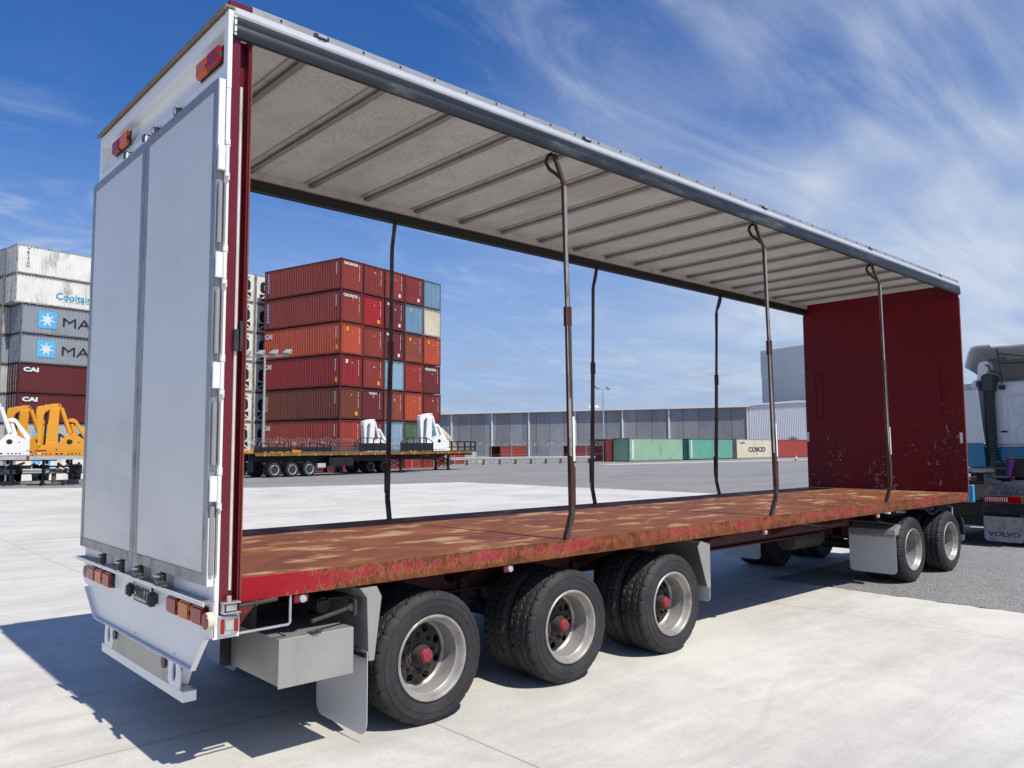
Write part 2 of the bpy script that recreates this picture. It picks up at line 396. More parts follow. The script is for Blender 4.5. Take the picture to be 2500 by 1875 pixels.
# ------------------------------------------------------------------ ground
def groundmats():
    m, t, p = newmat('concrete_slab'); c = t.nodes.new('ShaderNodeTexCoord'); v = c.outputs['Object']
    n1 = noise(v, .35, 5, .6, .5, t); n2 = noise(v, 2.6, 8, .68, .6, t); n3 = noise(mapping(v, radians(8), (.5, 3.2, 1), (0, 0, 0), t), .8, 8, .7, .6, t)
    n5 = noise(v, 60, 3, .7, 0, t)
    s = mth('ADD', mth('MULTIPLY', n1, .5, nt=t), mth('ADD', mth('MULTIPLY', n2, .25, nt=t), mth('MULTIPLY', n3, .45, nt=t), nt=t), nt=t)
    col = mixc(t, mapr(s, .42, .76, 0, 1, t), (.47, .455, .41), (.68, .66, .595))
    stn = noise(mapping(v, radians(-30), (1, 1, 1), (31, 7, 0), t), 1.1, 7, .7, 1.2, t)
    col = mixc(t, mapr(stn, .58, .74, 0, .4, t), col, (.40, .38, .32))
    n6 = noise(v, 260, 2, .6, 0, t)
    col = mixc(t, mapr(n5, .45, .72, 0, .3, t), col, (.30, .29, .26)); col = mixc(t, mapr(n6, .52, .75, 0, .35, t), col, (.25, .24, .22))
    vd = t.nodes.new('ShaderNodeTexVoronoi'); vd.inputs['Scale'].default_value = 2.3; t.links.new(v, vd.inputs['Vector'])
    vdc = t.nodes.new('ShaderNodeSeparateColor'); t.links.new(vd.outputs['Color'], vdc.inputs[0])
    spot = mth('MULTIPLY', mth('LESS_THAN', vd.outputs['Distance'], mth('MULTIPLY', vdc.outputs[0], .045, nt=t), nt=t), mth('GREATER_THAN', vdc.outputs[1], .62, nt=t), nt=t)
    col = mixc(t, mth('MULTIPLY', spot, .55, nt=t), col, (.16, .15, .13))
    for k_, (sc_, ro_, off_) in enumerate(((.16, 12, 3), (.23, 70, 9), (.11, -25, 17))):
        tm = noise(mapping(v, radians(ro_), (1, 1, 1), (off_, off_*2, 0), t), sc_, 1, .4, .4, t)
        ln = mapr(mth('ABSOLUTE', mth('SUBTRACT', tm, .5, nt=t), nt=t), .0015, .0085, 1, 0, t)
        col = mixc(t, mth('MULTIPLY', mth('MULTIPLY', ln, mapr(n2, .4, .65, .15, 1, t), nt=t), .13, nt=t), col, (.2, .195, .18))
    # sawn expansion joints
    sp = t.nodes.new('ShaderNodeSeparateXYZ'); t.links.new(v, sp.inputs[0])
    def joint(co, off, per, w):
        f = mth('ABSOLUTE', mth('SUBTRACT', mth('FRACT', mth('DIVIDE', mth('SUBTRACT', co, off, nt=t), per, nt=t), nt=t), .5, nt=t), nt=t)
        return mapr(f, .5-w/per*1.6, .5-w/per*.6, 0, 1, t)
    j = mth('MAXIMUM', joint(sp.outputs[0], 1.47, 5.2, .006), joint(sp.outputs[1], .93, 5.0, .006), nt=t)
    col = mixc(t, mth('MULTIPLY', j, .55, nt=t), col, (.12, .11, .1))
    sk = noise(mapping(v, radians(20), (.12, 2.2, 1), (3, 3, 0), t), .9, 5, .6, 1.6, t)
    col = mixc(t, mapr(sk, .57, .7, 0, .14, t), col, (.22, .22, .21))
    t.links.new(col, p.inputs['Base Color']); p.inputs['Roughness'].default_value = .8
    addbump(t, p, mth('ADD', n2, mth('MULTIPLY', n5, .5, nt=t), nt=t), .25, .006)
    a, t, p = newmat('chip_seal_asphalt'); c = t.nodes.new('ShaderNodeTexCoord'); v = c.outputs['Object']
    n1 = noise(mapping(v, radians(5), (.5, 1.6, 1), (0, 0, 0), t), .22, 7, .65, .8, t); n2 = noise(v, 3, 8, .75, .6, t)
    vo = t.nodes.new('ShaderNodeTexVoronoi'); vo.inputs['Scale'].default_value = 42; t.links.new(v, vo.inputs['Vector'])
    wv = t.nodes.new('ShaderNodeSeparateColor'); t.links.new(vo.outputs['Color'], wv.inputs[0])
    s = mth('ADD', mth('MULTIPLY', n1, .6, nt=t), mth('MULTIPLY', n2, .4, nt=t), nt=t)
    col = mixc(t, mapr(s, .35, .68, 0, 1, t), (.135, .137, .135), (.25, .25, .24))
    col = mixc(t, mapr(wv.outputs[0], 0, 1, .0, .55, t, False), col, (.40, .39, .37))
    t.links.new(col, p.inputs['Base Color']); p.inputs['Roughness'].default_value = .85
    addbump(t, p, mth('ADD', vo.outputs['Distance'], n2, nt=t), .7, .02)
    return m, a
CONC, ASPH = groundmats()
YARD = M('lower_yard', (.2, .2, .19), .9, 0, .2, .5)
# the container yard lies about a metre lower than the paved apron: a real step in the ground
S0, S1, S2, S3 = (-900, -60), (14.0, 49.6), (43.4, 54.1), (45.5, 900)
PZ = -1.1
g = bmesh.new()
def gf(pts, z=0.0, mi=0):
    f = g.faces.new([g.verts.new((x, y, z)) for x, y in pts]); f.material_index = mi
gf([(-900, -1500), (14, -1500), S1, S0]); gf([(14, -1500), (43.4, -1500), S2, S1]); gf([(43.4, -1500), (2500, -1500), (2500, 2500), (45.5, 2500), S3, S2])
gf([S0, S1, S3, (45.5, 2500), (-900, 2500)], PZ, 1); gf([S1, S2, S3], PZ, 1)
for a, b in ((S0, S1), (S1, S2), (S2, S3), (S3, (45.5, 2500))):
    f = g.faces.new([g.verts.new((a[0], a[1], PZ)), g.verts.new((b[0], b[1], PZ)), g.verts.new((b[0], b[1], 0)), g.verts.new((a[0], a[1], 0))]); f.material_index = 2
bmesh.ops.remove_doubles(g, verts=g.verts, dist=1e-4)
me = bpy.data.meshes.new('ground'); g.to_mesh(me); g.free()
KERBM = M('kerb_concrete', (.33, .32, .29), .85, 0, .2, 2, (.15, .15, .12), (.45, .65), .7, 3)
for mm in (ASPH, YARD, KERBM): me.materials.append(mm)
tag(obj('ground', me), kind='structure')
g = bmesh.new()
rr = random.Random(3)
def rough(a, b, n, amp):
    return [(a[0]+(b[0]-a[0])*i/n+rr.uniform(-amp, amp), a[1]+(b[1]-a[1])*i/n+rr.uniform(-amp, amp)) for i in range(n)]
poly = [(-140, -120), (7.95, -120)] + rough((7.95, -40), (8.0, -4.5), 20, .05) + rough((8.0, -4.5), (8.13, 1.5), 60, .03) + rough((8.13, 1.5), (24.6, 1.6), 20, .05) + rough((24.6, 1.6), (24.2, 28.2), 24, .05) + rough((24.2, 28.2), (13.2, 31.0), 12, .05) + [(9, 36.5), (3.5, 40), (-10, 41), (-140, 60)]
f = g.faces.new([g.verts.new((x, y, .004)) for x, y in poly]); bmesh.ops.triangulate(g, faces=[f]); bmesh.ops.recalc_face_normals(g, faces=g.faces)
for f in g.faces:
    if f.normal.z < 0: f.normal_flip()
me = bpy.data.meshes.new('pavement'); g.to_mesh(me); g.free(); me.materials.append(CONC)
tag(obj('pavement', me), kind='structure')
g = bmesh.new(); P_ = [(60, 48.5), (120, 46), (121, 48.6), (61, 51.4)]
g.faces.new([g.verts.new((x, y, .004)) for x, y in P_]); me = bpy.data.meshes.new('path'); g.to_mesh(me); g.free(); me.materials.append(CONC)
tag(obj('path', me), kind='structure')

# ------------------------------------------------------------------ wheels
def tyre_mesh(name, Rt, Rb, wd, detail=True):
    "tyre lying about the y axis, outer sidewall at y=0, inner at y=wd"
    prof = [(Rb-.006, .022), (Rb+.004, .008), (Rb+.018, .003), (Rb+.02, .0055), (Rb+.024, .0055), (Rb+.026, .002), (Rb+.045, -.002), (Rb+.07, -.006), (Rb+.072, -.009), (Rb+.076, -.009), (Rb+.078, -.006), (Rt-.052, -.004), (Rt-.050, -.007), (Rt-.046, -.006), (Rt-.044, -.001), (Rt-.02, .010), (Rt-.008, .022)]
    inner = [(r, wd-y) for r, y in prof][::-1]
    if not detail:
        return MB().lathe(prof+[(Rt, .04), (Rt, wd-.04)]+inner, n=40, close=False).mesh(name, RUB, smooth=True)
    nA = 264; b = bmesh.new(); ys = [.03+(wd-.06)*i/30 for i in range(31)]
    rings = []
    allp = [(r, y, 0) for r, y in prof]+[(None, y, 1) for y in ys]+[(r, y, 0) for r, y in inner]
    gro = [wd*.24, wd*.5, wd*.76]
    for r, y, tr in allp:
        ring = []
        for k in range(nA):
            a = 2*pi*k/nA; rad = r
            if tr:
                crown = ((y-wd/2)/(wd/2))**2
                rad = Rt-.010*crown**2
                zg = .008*(abs(((k/6.) % 1)-.5)*4-1)
                for gy in gro:
                    if abs(y-gy-zg) < .0062: rad -= .014
                ks = k % 12
                if (y < .055 or y > wd-.055) and ks in (0, 1): rad -= .010
                if .052 <= y <= wd-.052 and k % 12 == 5 and min(abs(y-gy-zg) for gy in gro) > .018: rad -= .002
            elif r > Rt-.03 and (k % 12) in (0, 1): rad = r-.006
            ring.append(b.verts.new((rad*cos(a), y, rad*sin(a))))
        rings.append(ring)
    for i in range(len(rings)-1):
        for k in range(nA): b.faces.new((rings[i][k], rings[i][(k+1) % nA], rings[i+1][(k+1) % nA], rings[i+1][k]))
    bmesh.ops.recalc_face_normals(b, faces=b.faces)
    for f in b.faces: f.smooth = True
    for e in b.edges:
        if len(e.link_faces) == 2 and e.calc_face_angle(0) > .5: e.smooth = False
    me = bpy.data.meshes.new(name); b.to_mesh(me); b.free(); me.materials.append(RUB); return me
TR, TB, TW = .424, .262, .262
TYRE = tyre_mesh('tyre', TR, TB, TW)
TYRE2 = tyre_mesh('tyre', TR, TB, TW, False)
def holed_disc(b, r1, r2, y1, y2, nh, rh, seg=16, thick=.012):
    "annulus with round hand holes"
    rm = (r1+r2)/2; ym = (y1+y2)/2
    for h in range(nh):
        a0 = 2*pi*h/nh; da = pi/nh
        sq, ci = [], []
        for k in range(seg):
            th = 2*pi*(k+.5)/seg; cx_, sy_ = cos(th), sin(th); mx = max(abs(cx_), abs(sy_)); u, w = cx_/mx, sy_/mx
            a = a0+u*da; r = rm+w*(r2-r1)/2; y = ym+w*(y2-y1)/2
            sq.append(b.verts.new((r*cos(a), y, r*sin(a))))
            aa = a0+rh*cos(th)/rm; r_ = rm+rh*sin(th); ci.append((r_*cos(aa), ym+(y2-y1)*(rh*sin(th))/(r2-r1), r_*sin(aa)))
        cv_ = [b.verts.new(c_) for c_ in ci]; cb_ = [b.verts.new((c_[0], c_[1]+thick, c_[2])) for c_ in ci]
        for k in range(seg):
            k2 = (k+1) % seg
            b.faces.new((sq[k], sq[k2], cv_[k2], cv_[k])); b.faces.new((cv_[k], cv_[k2], cb_[k2], cb_[k]))
        corners = []
def rim_mesh(depth):
    q = MB(); q.lathe([(TB+.004, .012), (TB+.012, .0), (TB+.006, -.006), (TB-.004, -.004), (TB-.016, .012), (TB-.019, .03), (TB-.036, .05), (TB-.04, depth*.7), (TB-.045, depth-.015), (TB-.06, depth)], n=64)
    # drop the end caps made by lathe
    bmesh.ops.delete(q.b, geom=[f for f in q.b.faces if len(f.verts) > 8], context='FACES')
    r2 = TB-.058; nf = len(q.b.faces); holed_disc(q.b, .125, r2, depth-.018, depth, 8, .026, 16)
    q.lathe([(.126, depth-.018), (.122, depth-.02), (.10, depth-.021), (.02, depth-.018)], n=32)
    q.b.faces.ensure_lookup_table()
    for f in q.b.faces[nf:]: f.material_index = 1
    return q.mesh('rim', [RIM, HUBD], smooth=True)
def hub_mesh(d, L_):
    q = MB(); q.lathe([(.088, d-.02), (.088, d-.028), (.066, d-.032), (.064, d-.032-L_*.35), (.056, d-.04-L_*.5), (.054, d-.04-L_*.62), (.02, d-.04-L_*.62)], n=28)
    for k in range(8):
        a = 2*pi*(k+.5)/8; q.lathe([(.014, d-.018), (.014, d-.042), (.009, d-.042), (.009, d-.058)], (.112*cos(a), 0, .112*sin(a)), 6)
        if k % 2 == 0: q.tube([(.112*cos(a), d-.062, .112*sin(a)), (.135*cos(a+.16), d-.064, .135*sin(a+.16)), (.112*cos(a+.4), d-.066, .112*sin(a+.4))], .0035, 5)
    return q.mesh('hub', HUBD, smooth=True)
def cap_mesh(d, L_):
    e = d-.04-L_*.62; q = MB(); q.lathe([(.048, e), (.048, e-.022), (.043, e-.026)], n=8, a0=pi/8); q.lathe([(.037, e-.026), (.037, e-.034), (.033, e-.037), (.012, e-.037)], n=24)
    q.box(-.02, .02, e-.041, e-.036, -.003, .004); return q.mesh('hub_cap', REDHUB, bevel=.002, smooth=True)
DD = .185
RIMM, HUBM, CAPM = rim_mesh(DD), hub_mesh(DD, .09), cap_mesh(DD, .09)
RIMD = rim_mesh(.175); HUBS = hub_mesh(.175, .03)
FACEP = MB().lathe([(TB-.03, .02), (TB-.06, .05), (.05, .07)], n=40).mesh('rim', RIM, smooth=True)
DRUM = MB().lathe([(.20, .0), (.2, .2)], n=28).mesh('brake_drum', HUBD, smooth=True)
def wheel(parent, x, y, side, kind='rear', detail=True, rz=0, name='wheel'):
    "side=+1: outer face looks to -y"
    w = obj(name, TYRE if detail else TYRE2, parent, (x, y, GZ+TR)); w.name = name
    w.rotation_euler = (0, rz, 0)
    if side < 0: w.rotation_euler = (0, rz, pi)
    if kind == 'inner': obj('rim', FACEP, w, (0, .01, 0)); return w
    r = obj('rim', RIMM if kind == 'rear' else RIMD, w)
    obj('hub', HUBM if kind == 'rear' else HUBS, w)
    if kind == 'rear': obj('hub_cap', CAPM, w, None, (0, rz, 0))
    return w

# ------------------------------------------------------------------ the trailer
LT, YW, ZD = 11.33, 2.5, 1.162
TRL = empty('curtainside_trailer', (0, 0, -GZ), 0, 'long empty open-sided trailer with closed white rear doors, pale roof and rusty deck', 'trailer')
# deck
MB().box(.134, LT, .006, YW-.006, ZD-.03, ZD).build('deck', DECK, TRL)
MB().box(.0315, .1335, .101, YW-.101, ZD-.12, ZD-.01).build('gap_filler', DRED, TRL)  # filler added between frame and deck, stops a sun streak below
q = MB()
for y0 in (0, YW-.006): q.box(.137, LT+.004, y0, y0+.006, ZD-.125, ZD+.002)
q.box(LT-.004, LT+.004, .0065, YW-.0065, ZD-.12, ZD-.032)
for y0, y1 in ((0.0065, .07), (YW-.07, YW-.0065)): q.box(.14, LT-.005, y0, y1, ZD-.125, ZD-.118)
q.build('coaming', COAM, TRL, bevel=.0015)
q = MB()
for k in range(1, 5): q.box(.134+k*2.4-.002, .134+k*2.4+.002, .03, YW-.03, ZD, ZD+.0012)
q.build('deck_seam', M('seam_dirt', srgb(78, 46, 34), .8), TRL)
# chassis
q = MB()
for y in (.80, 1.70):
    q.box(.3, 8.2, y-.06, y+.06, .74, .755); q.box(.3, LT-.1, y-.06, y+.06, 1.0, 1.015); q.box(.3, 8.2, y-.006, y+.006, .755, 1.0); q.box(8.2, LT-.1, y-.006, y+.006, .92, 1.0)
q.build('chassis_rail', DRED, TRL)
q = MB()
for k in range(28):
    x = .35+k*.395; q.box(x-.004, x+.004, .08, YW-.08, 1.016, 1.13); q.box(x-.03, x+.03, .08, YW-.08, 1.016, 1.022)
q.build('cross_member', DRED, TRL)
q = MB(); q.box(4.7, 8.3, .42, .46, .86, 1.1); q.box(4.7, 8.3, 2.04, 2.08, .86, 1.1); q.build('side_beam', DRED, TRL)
# axles, springs, tanks
for x, ins in ((1.452, 0), (2.752, 0), (4.037, 0), (9.279, 1), (10.612, 1)):
    a = MB(); a.lathe([(.065, .3), (.065, 2.2)], n=14); ax = a.build('axle', BLACK, TRL, loc=(x, 0, GZ+TR), smooth=True)
    b = MB()
    for y in (.80, 1.70):
        b.bar((-.5, y, .16), (0, y, .08), .08, .03); b.bar((0, y, .08), (.5, y, .16), .08, .03); b.box(-.5, -.42, y-.05, y+.05, .12, .34)
        b.box(-.09, .09, y-.07, y+.07, .02, .22)
    b.build('spring', BLACK, ax)
    c = MB()
    for y in (.36, 1.94): c.lathe([(.2, y), (.2, y+.2)], n=24)
    c.build('brake_drum', HUBD, ax, smooth=True)
    k = 'rear' if not ins else 'front'
    rz = R0.uniform(0, 6)
    wheel(TRL, x, .03, 1, k, True, rz)
    wheel(TRL, x, .33, 1, 'inner', True, rz+1)
    wheel(TRL, x, YW-.03, -1, k, ins == 0 and x < 3, rz); wheel(TRL, x, YW-.33, -1, 'inner', False, rz)
q = MB(); q.lathe([(.05, -.4), (.13, -.38), (.135, .38), (.05, .4)], n=24, axis='x'); q.build('air_tank', HUBD, TRL, loc=(8.05, .95, .68), smooth=True)
q = MB(); q.lathe([(.05, -.36), (.11, -.34), (.11, .34), (.05, .36)], n=24, axis='x'); q.build('air_tank', HUBD, TRL, loc=(5.9, 1.25, .83), smooth=True)
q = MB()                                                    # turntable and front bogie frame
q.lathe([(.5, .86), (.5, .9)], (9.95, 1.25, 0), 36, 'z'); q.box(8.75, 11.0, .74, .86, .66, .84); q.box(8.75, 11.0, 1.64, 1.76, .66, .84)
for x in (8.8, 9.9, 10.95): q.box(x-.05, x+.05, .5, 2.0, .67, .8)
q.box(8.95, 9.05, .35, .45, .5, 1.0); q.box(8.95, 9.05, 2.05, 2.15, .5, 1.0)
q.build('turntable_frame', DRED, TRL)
q = MB()
q.tube([(8.3, .55, 1.0), (8.7, .5, .94), (9.2, .5, .97), (9.7, .45, .9)], .013, 6); q.tube([(10.2, .2, 1.0), (10.4, .18, .9), (10.7, .2, .96), (10.95, .2, .86)], .012, 6)
q.tube([(6.6, .35, 1.03), (7.3, .33, .93), (7.9, .33, .92), (8.3, .4, .99)], .012, 6); q.tube([(9.9, .1, 1.02), (10.05, .1, .93), (10.25, .12, .9), (10.5, .1, .97)], .01, 6)
q.tube([(11.2, .9, .8), (11.5, .85, .75), (11.9, .9, .66)], .012, 6)
q.build('air_hose', BPLAS, TRL, smooth=True)

# rear frame -----------------------------------------------------------------
q = MB()
q.box(-.01, .016, 0, .09, .931, 3.879); q.box(-.01, .016, YW-.09, YW, .931, 3.879)
q.box(-.01, .012, .09, YW-.09, 1.04, 1.16)
fr = q.build('rear_frame', WHITE, TRL, bevel=.003)
q = MB()
q.box(-.01, .075, .0555, YW-.0555, 3.88, 4.02); q.box(-.01, .075, .0555, YW-.0555, 4.235, 4.328); q.box(.05, .075, .0555, YW-.0555, 4.17, 4.235)
q.prism([(-.01, .0555, 4.02), (.05, .0555, 4.17), (.075, .0555, 4.17), (.075, .0555, 4.02)], (0, YW-.111, 0))
for y0, y1 in ((0, .055), (YW-.055, YW)): q.box(-.01, .0158, y0, y1, 3.88, 4.336); q.box(.0158, .075, y0, y1, 4.2 if y0 == 0 else 3.88, 4.336)
q.build('header_panel', WHITE, TRL, split=False)
q = MB(); q.box(.022, .03, .1, YW-.1, .93, 3.99); q.build('streak_blocker', HBRD, TRL)  # added panel, keeps sun from streaking through the rear frame
q = MB(); q.box(-.03, .03, -.005, YW+.005, 4.341, 4.357); q.box(-.034, -.028, -.005, YW+.005, 4.325, 4.357)
q.build('top_seal', SEAL, TRL)
q = MB(); q.box(-.066, -.0105, -.01, YW+.01, 1.052, 1.062); ld = q.build('ledge', ALU, TRL)
q = MB(); q.box(-.071, -.0665, -.012, YW+.012, 1.040, 1.0625); q.build('ledge_lip', WHITE, ld)
# lower apron with folded flange
q = MB()
ap = [(.0, 1.05), (.0, .87), (.06, .86), (.235, .665), (2.105, .665), (2.37, .85), (2.5, .87), (2.5, 1.05)]
q.prism([(-.012, y, z) for y, z in ap], (.008, 0, 0))
q.bar((-.026, .058, .856), (-.026, .232, .662), .028, .006, (0, -.55, .8)); q.bar((-.026, 2.372, .846), (-.026, 2.108, .662), .028, .006, (0, .55, .8))
q.box(-.04, -.004, .235, 2.105, .656, .662)
q.build('rear_apron', WHITE, TRL, bevel=.0012)
for y in (0.6, 2.05, 1.72): pass
q = MB()
for y, z in ((.55, .69), (1.25, .69), (1.95, .69), (.9, 1.02), (1.6, 1.02)): q.lathe([(.006, -.017), (.006, -.012)], (0, 0, 0), 8, 'x') if False else q.box(-.016, -.012, y-.005, y+.005, z-.005, z+.005)
q.build('apron_bolt', SILV, TRL)
# bumper: white frame with stainless panel
q = MB(); bx = .035
def arch(y0, y1, yi0, yi1):
    return None
out_ = [(.36, .44), (.36, .50), (.46, .51), (.49, .56), (.50, .62), (.52, .655), (.60, .665), (1.86, .665), (1.94, .655), (1.97, .62), (1.98, .56), (2.01, .51), (2.1, .50), (2.1, .44)]
hole = [(.70, .515), (.70, .66), (1.77, .66), (1.77, .515)]
q.box(bx-.03, bx+.05, .455, 2.04, .43, .49)
for s, y0 in ((1, .50), (-1, 1.99)):
    # end plate with an upright oval hole
    n = 24; cyy, czz = y0+s*.105, .58; oo, ii = [], []
    for k in range(n):
        a = 2*pi*(k+.5)/n; ii.append((bx-.03, cyy+s*.034*cos(a), czz+.058*sin(a)))
        mxx = max(abs(cos(a)), abs(sin(a))); u, w_ = cos(a)/mxx, sin(a)/mxx
        yy = cyy+s*(u*.095+.0*w_); zz_ = .58+w_*.09
        if u < -.3 and w_ > .3: yy += s*.05*((w_-.3)/.7); 
        if w_ < -.9 and u < 0: yy -= s*.02
        oo.append((bx-.03, yy, zz_))
    vo_ = [q.b.verts.new(p) for p in oo]; vi_ = [q.b.verts.new(p) for p in ii]; vo2 = [q.b.verts.new((p[0]+.012, p[1], p[2])) for p in oo]; vi2 = [q.b.verts.new((p[0]+.012, p[1], p[2])) for p in ii]
    for k in range(n):
        k2 = (k+1) % n
        for A_, B_ in ((vo_, vi_), (vi_, vi2), (vi2, vo2), (vo2, vo_)): q._f((A_[k], A_[k2], B_[k2], B_[k]), (0, 1, 2, 3))
    q.bar((bx+.02, y0+s*.09, .50), (bx+.08, y0+s*.09, .68), .06, .01, (0, 1, 0))
bump_ = q.build('bumper', WHITE, TRL, bevel=.003)
q = MB(); q.box(bx-.027, bx-.019, .70, 1.79, .49, .672); q.build('bumper_panel', STEEL, bump_)
q = MB()
for y in (.76, 1.73): q.lathe([(.035, bx-.04), (.035, bx-.02)], (0, y, .60), 20, 'x')
q.build('round_buffer', BPLAS, bump_, smooth=True)

# doors -----------------------------------------------------------------------
def door(y0, y1, hinge):
    x0, x1, z0, z1 = -.055, -.014, 1.142, 3.925
    d = MB().box(x0+.004, x1, y0+.03, y1-.03, z0+.03, z1-.03).build('rear_door', DOORP, TRL)
    q = MB(); w = .062
    for a, b, c, e in ((y0, y0+w, z0, z1), (y1-w, y1, z0, z1)): q.box(x0, x0+.0075, a, b, c+w, e-w)
    q.prism([(x0, y0, z0), (x0, y1, z0), (x0, y1, z0+w), (x0, y0, z0+w)], (.0075, 0, 0)); q.prism([(x0, y0, z1-w), (x0, y1, z1-w), (x0, y1, z1), (x0, y0, z1)], (.0075, 0, 0))
    q.box(x0+.008, x1, y0, y0+.028, z0, z1); q.box(x0+.008, x1, y1-.028, y1, z0, z1)
    q.box(x0+.008, x1, y0+.029, y1-.029, z0, z0+.028); q.box(x0+.008, x1, y0+.029, y1-.029, z1-.028, z1)
    q.build('door_frame', ALU, d, bevel=.002)
    return d
dL = door(1.235, 2.47, 1); dR = door(.012, 1.225, 0)
q = MB(); q.box(-.051, -.016, .0, .0105, 3.52, 3.92); q.box(-.051, -.016, .0, .0105, 1.14, 1.5); q.build('edge_strip', WHITE, dR)
q = MB()
for z0, z1 in ((1.2, 1.56), (1.78, 2.12), (2.38, 2.73), (2.99, 3.33)):
    q.tube([(-.034, -.004, z0), (-.034, -.004, z1)], .013, 12)
    q.tube([(-.008, -.007, z0), (-.008, -.007, z1)], .006, 8)
q.build('edge_tube', STEEL, dR, smooth=True)
q = MB()
for z0, z1 in ((1.585, 1.72), (2.19, 2.33), (2.795, 2.935), (3.395, 3.535)):
    q.box(-.054, -.016, -.022, -.001, z0, z1)
h = q.build('hinge_leaf', WHITE, dR, bevel=.003)
q = MB()
for z in (1.65, 2.26, 2.865, 3.465):
    q.tube([(-.004, -.016, z-.075), (-.004, -.016, z+.075)], .0105, 12); q.tube([(-.004, -.016, z+.078), (-.004, -.016, z+.10)], .0125, 12); q.tube([(-.004, -.016, z-.10), (-.004, -.016, z-.078)], .0125, 12)
    q.box(-.006, .014, -.010, .0, z+.075, z+.115); q.box(-.006, .014, -.010, .0, z-.115, z-.075)
q.build('hinge_pin', WHITE, dR, smooth=True)
# camlocks below and above the doors
for y, s in ((1.84, -1), (1.43, -1), (1.06, 1), (.66, 1)):
    q = MB(); q.box(-.052, -.011, y-.055, y-.047, 1.063, 1.14); q.box(-.052, -.011, y+.047, y+.055, 1.063, 1.14); q.build('latch_bracket', WHITE if s < 0 else SILV, fr)
    q = MB(); q.box(-.078, -.012, y-.05, y+.05, 1.066, 1.135)
    q.bar((-.07, y+.02*s, 1.10), (-.095, y-.11*s, 1.095), .04, .024); q.bar((-.095, y-.11*s, 1.095), (-.105, y-.19*s, 1.09), .024, .016)
    q.box(-.092, -.06, y-.035, y+.035, 1.078, 1.12)
    l = q.build('latch', BPLAS, fr, bevel=.003)
    q = MB(); q.box(-.10, -.0785, y-.035, y+.035, 1.1205, 1.127); q.box(-.10, -.0785, y-.035, y+.035, 1.07, 1.0775); q.build('latch_clip', SILV, l, bevel=.001)
for y, s in ((1.70, 0), (1.29, 0), (1.10, 1), (.70, 1)):
    q = MB(); q.box(-.05, -.011, y-.03, y+.03, 3.93, 3.975); q.build('top_latch', BPLAS if s else WHITE, fr, bevel=.004)
    q = MB(); q.box(-.056, -.0105, y-.022, y+.022, 3.976, 3.984); q.box(-.06, -.05, y-.012, y+.012, 3.935, 3.974); q.build('latch_clip', SILV if s else BPLAS, fr)
# lamps
def lamp(y, z, mat, x=-.0125, w=.168, h=.10, d=.04, up=0):
    q = MB(); q.box(x-.008, x, y-w/2, y+w/2, z-h/2, z+h/2); b_ = q.build('tail_lamp', BPLAS, fr)
    q = MB(); q.prism([(x-.008, y-w/2+.004, z-h/2+.003), (x-.008, y+w/2-.004, z-h/2+.003), (x-.008, y+w/2-.004, z+h/2-.003), (x-.008, y-w/2+.004, z+h/2-.003)], (-d+.008, 0, 0))
    q.build('lens', mat, b_, bevel=.009, seg=3, smooth=True)
    q = MB(); q.lathe([(.017, y-w/2+.0022), (.017, y-w/2+.02)], (x-d*.45, 0, z-.006), 18, 'y'); q.build('lens_plug', BPLAS, b_, smooth=True)
for i, (y, c) in enumerate(((.585, LRED), (.395, LAMB), (.205, LRED))): lamp(y-.06, .972, c)
for i, (y, c) in enumerate(((2.235, LRED), (2.055, LAMB), (1.865, LRED))): lamp(y-.06, .963, c)
lamp(.155, 4.10, LRED, x=.0, h=.105); lamp(.325, 4.10, LAMB, x=.0, h=.105)
lamp(2.0, 4.115, LRED, x=.0, h=.105); lamp(1.82, 4.115, LAMB, x=.0, h=.105)
for y, x in ((.02, -.05), (2.36, -.045)):
    q = MB(); q.lathe([(.046, -.012), (.046, x+.008), (.042, x+.004)], (0, y, .958), 28, 'x'); b_ = q.build('reflector', CREAM, fr, smooth=True)
    q = MB(); q.lathe([(.042, x+.004), (.041, x), (.01, x-.002)], (0, y, .958), 28, 'x'); q.build('lens', M('reflector_red', srgb(120, 16, 26), .3, 0, .2, 60), b_, smooth=True)
# number plate between two black lamp boxes
pl = MB().box(-.022, -.016, .945, 1.27, .905, 1.018).build('number_plate', M('plate_white', (.52, .52, .49), .4, 0, .08, 14, (.3, .3, .28), (.5, .7), .5, 12), TRL, bevel=.002)
q = MB(); q.box(-.0235, -.0165, .938, .944, .898, 1.024); q.box(-.0235, -.0165, 1.271, 1.277, .898, 1.024); q.box(-.0235, -.0165, .944, 1.271, .898, .904); q.box(-.0235, -.0165, .944, 1.271, 1.019, 1.025)
q.build('plate_frame', BPLAS, pl)
text(pl, '9B822', (-.0235, 1.115, .96), (0, -1, 0), (0, 0, 1), .27, .074, BPLAS, .0)
for y, x in ((1.325, -.045), (.875, -.06)):
    q = MB(); q.box(x-.012, -.012, y-.032, y+.032, .915, 1.0); q.build('plate_lamp', BPLAS, TRL, bevel=.014, seg=3, smooth=True)
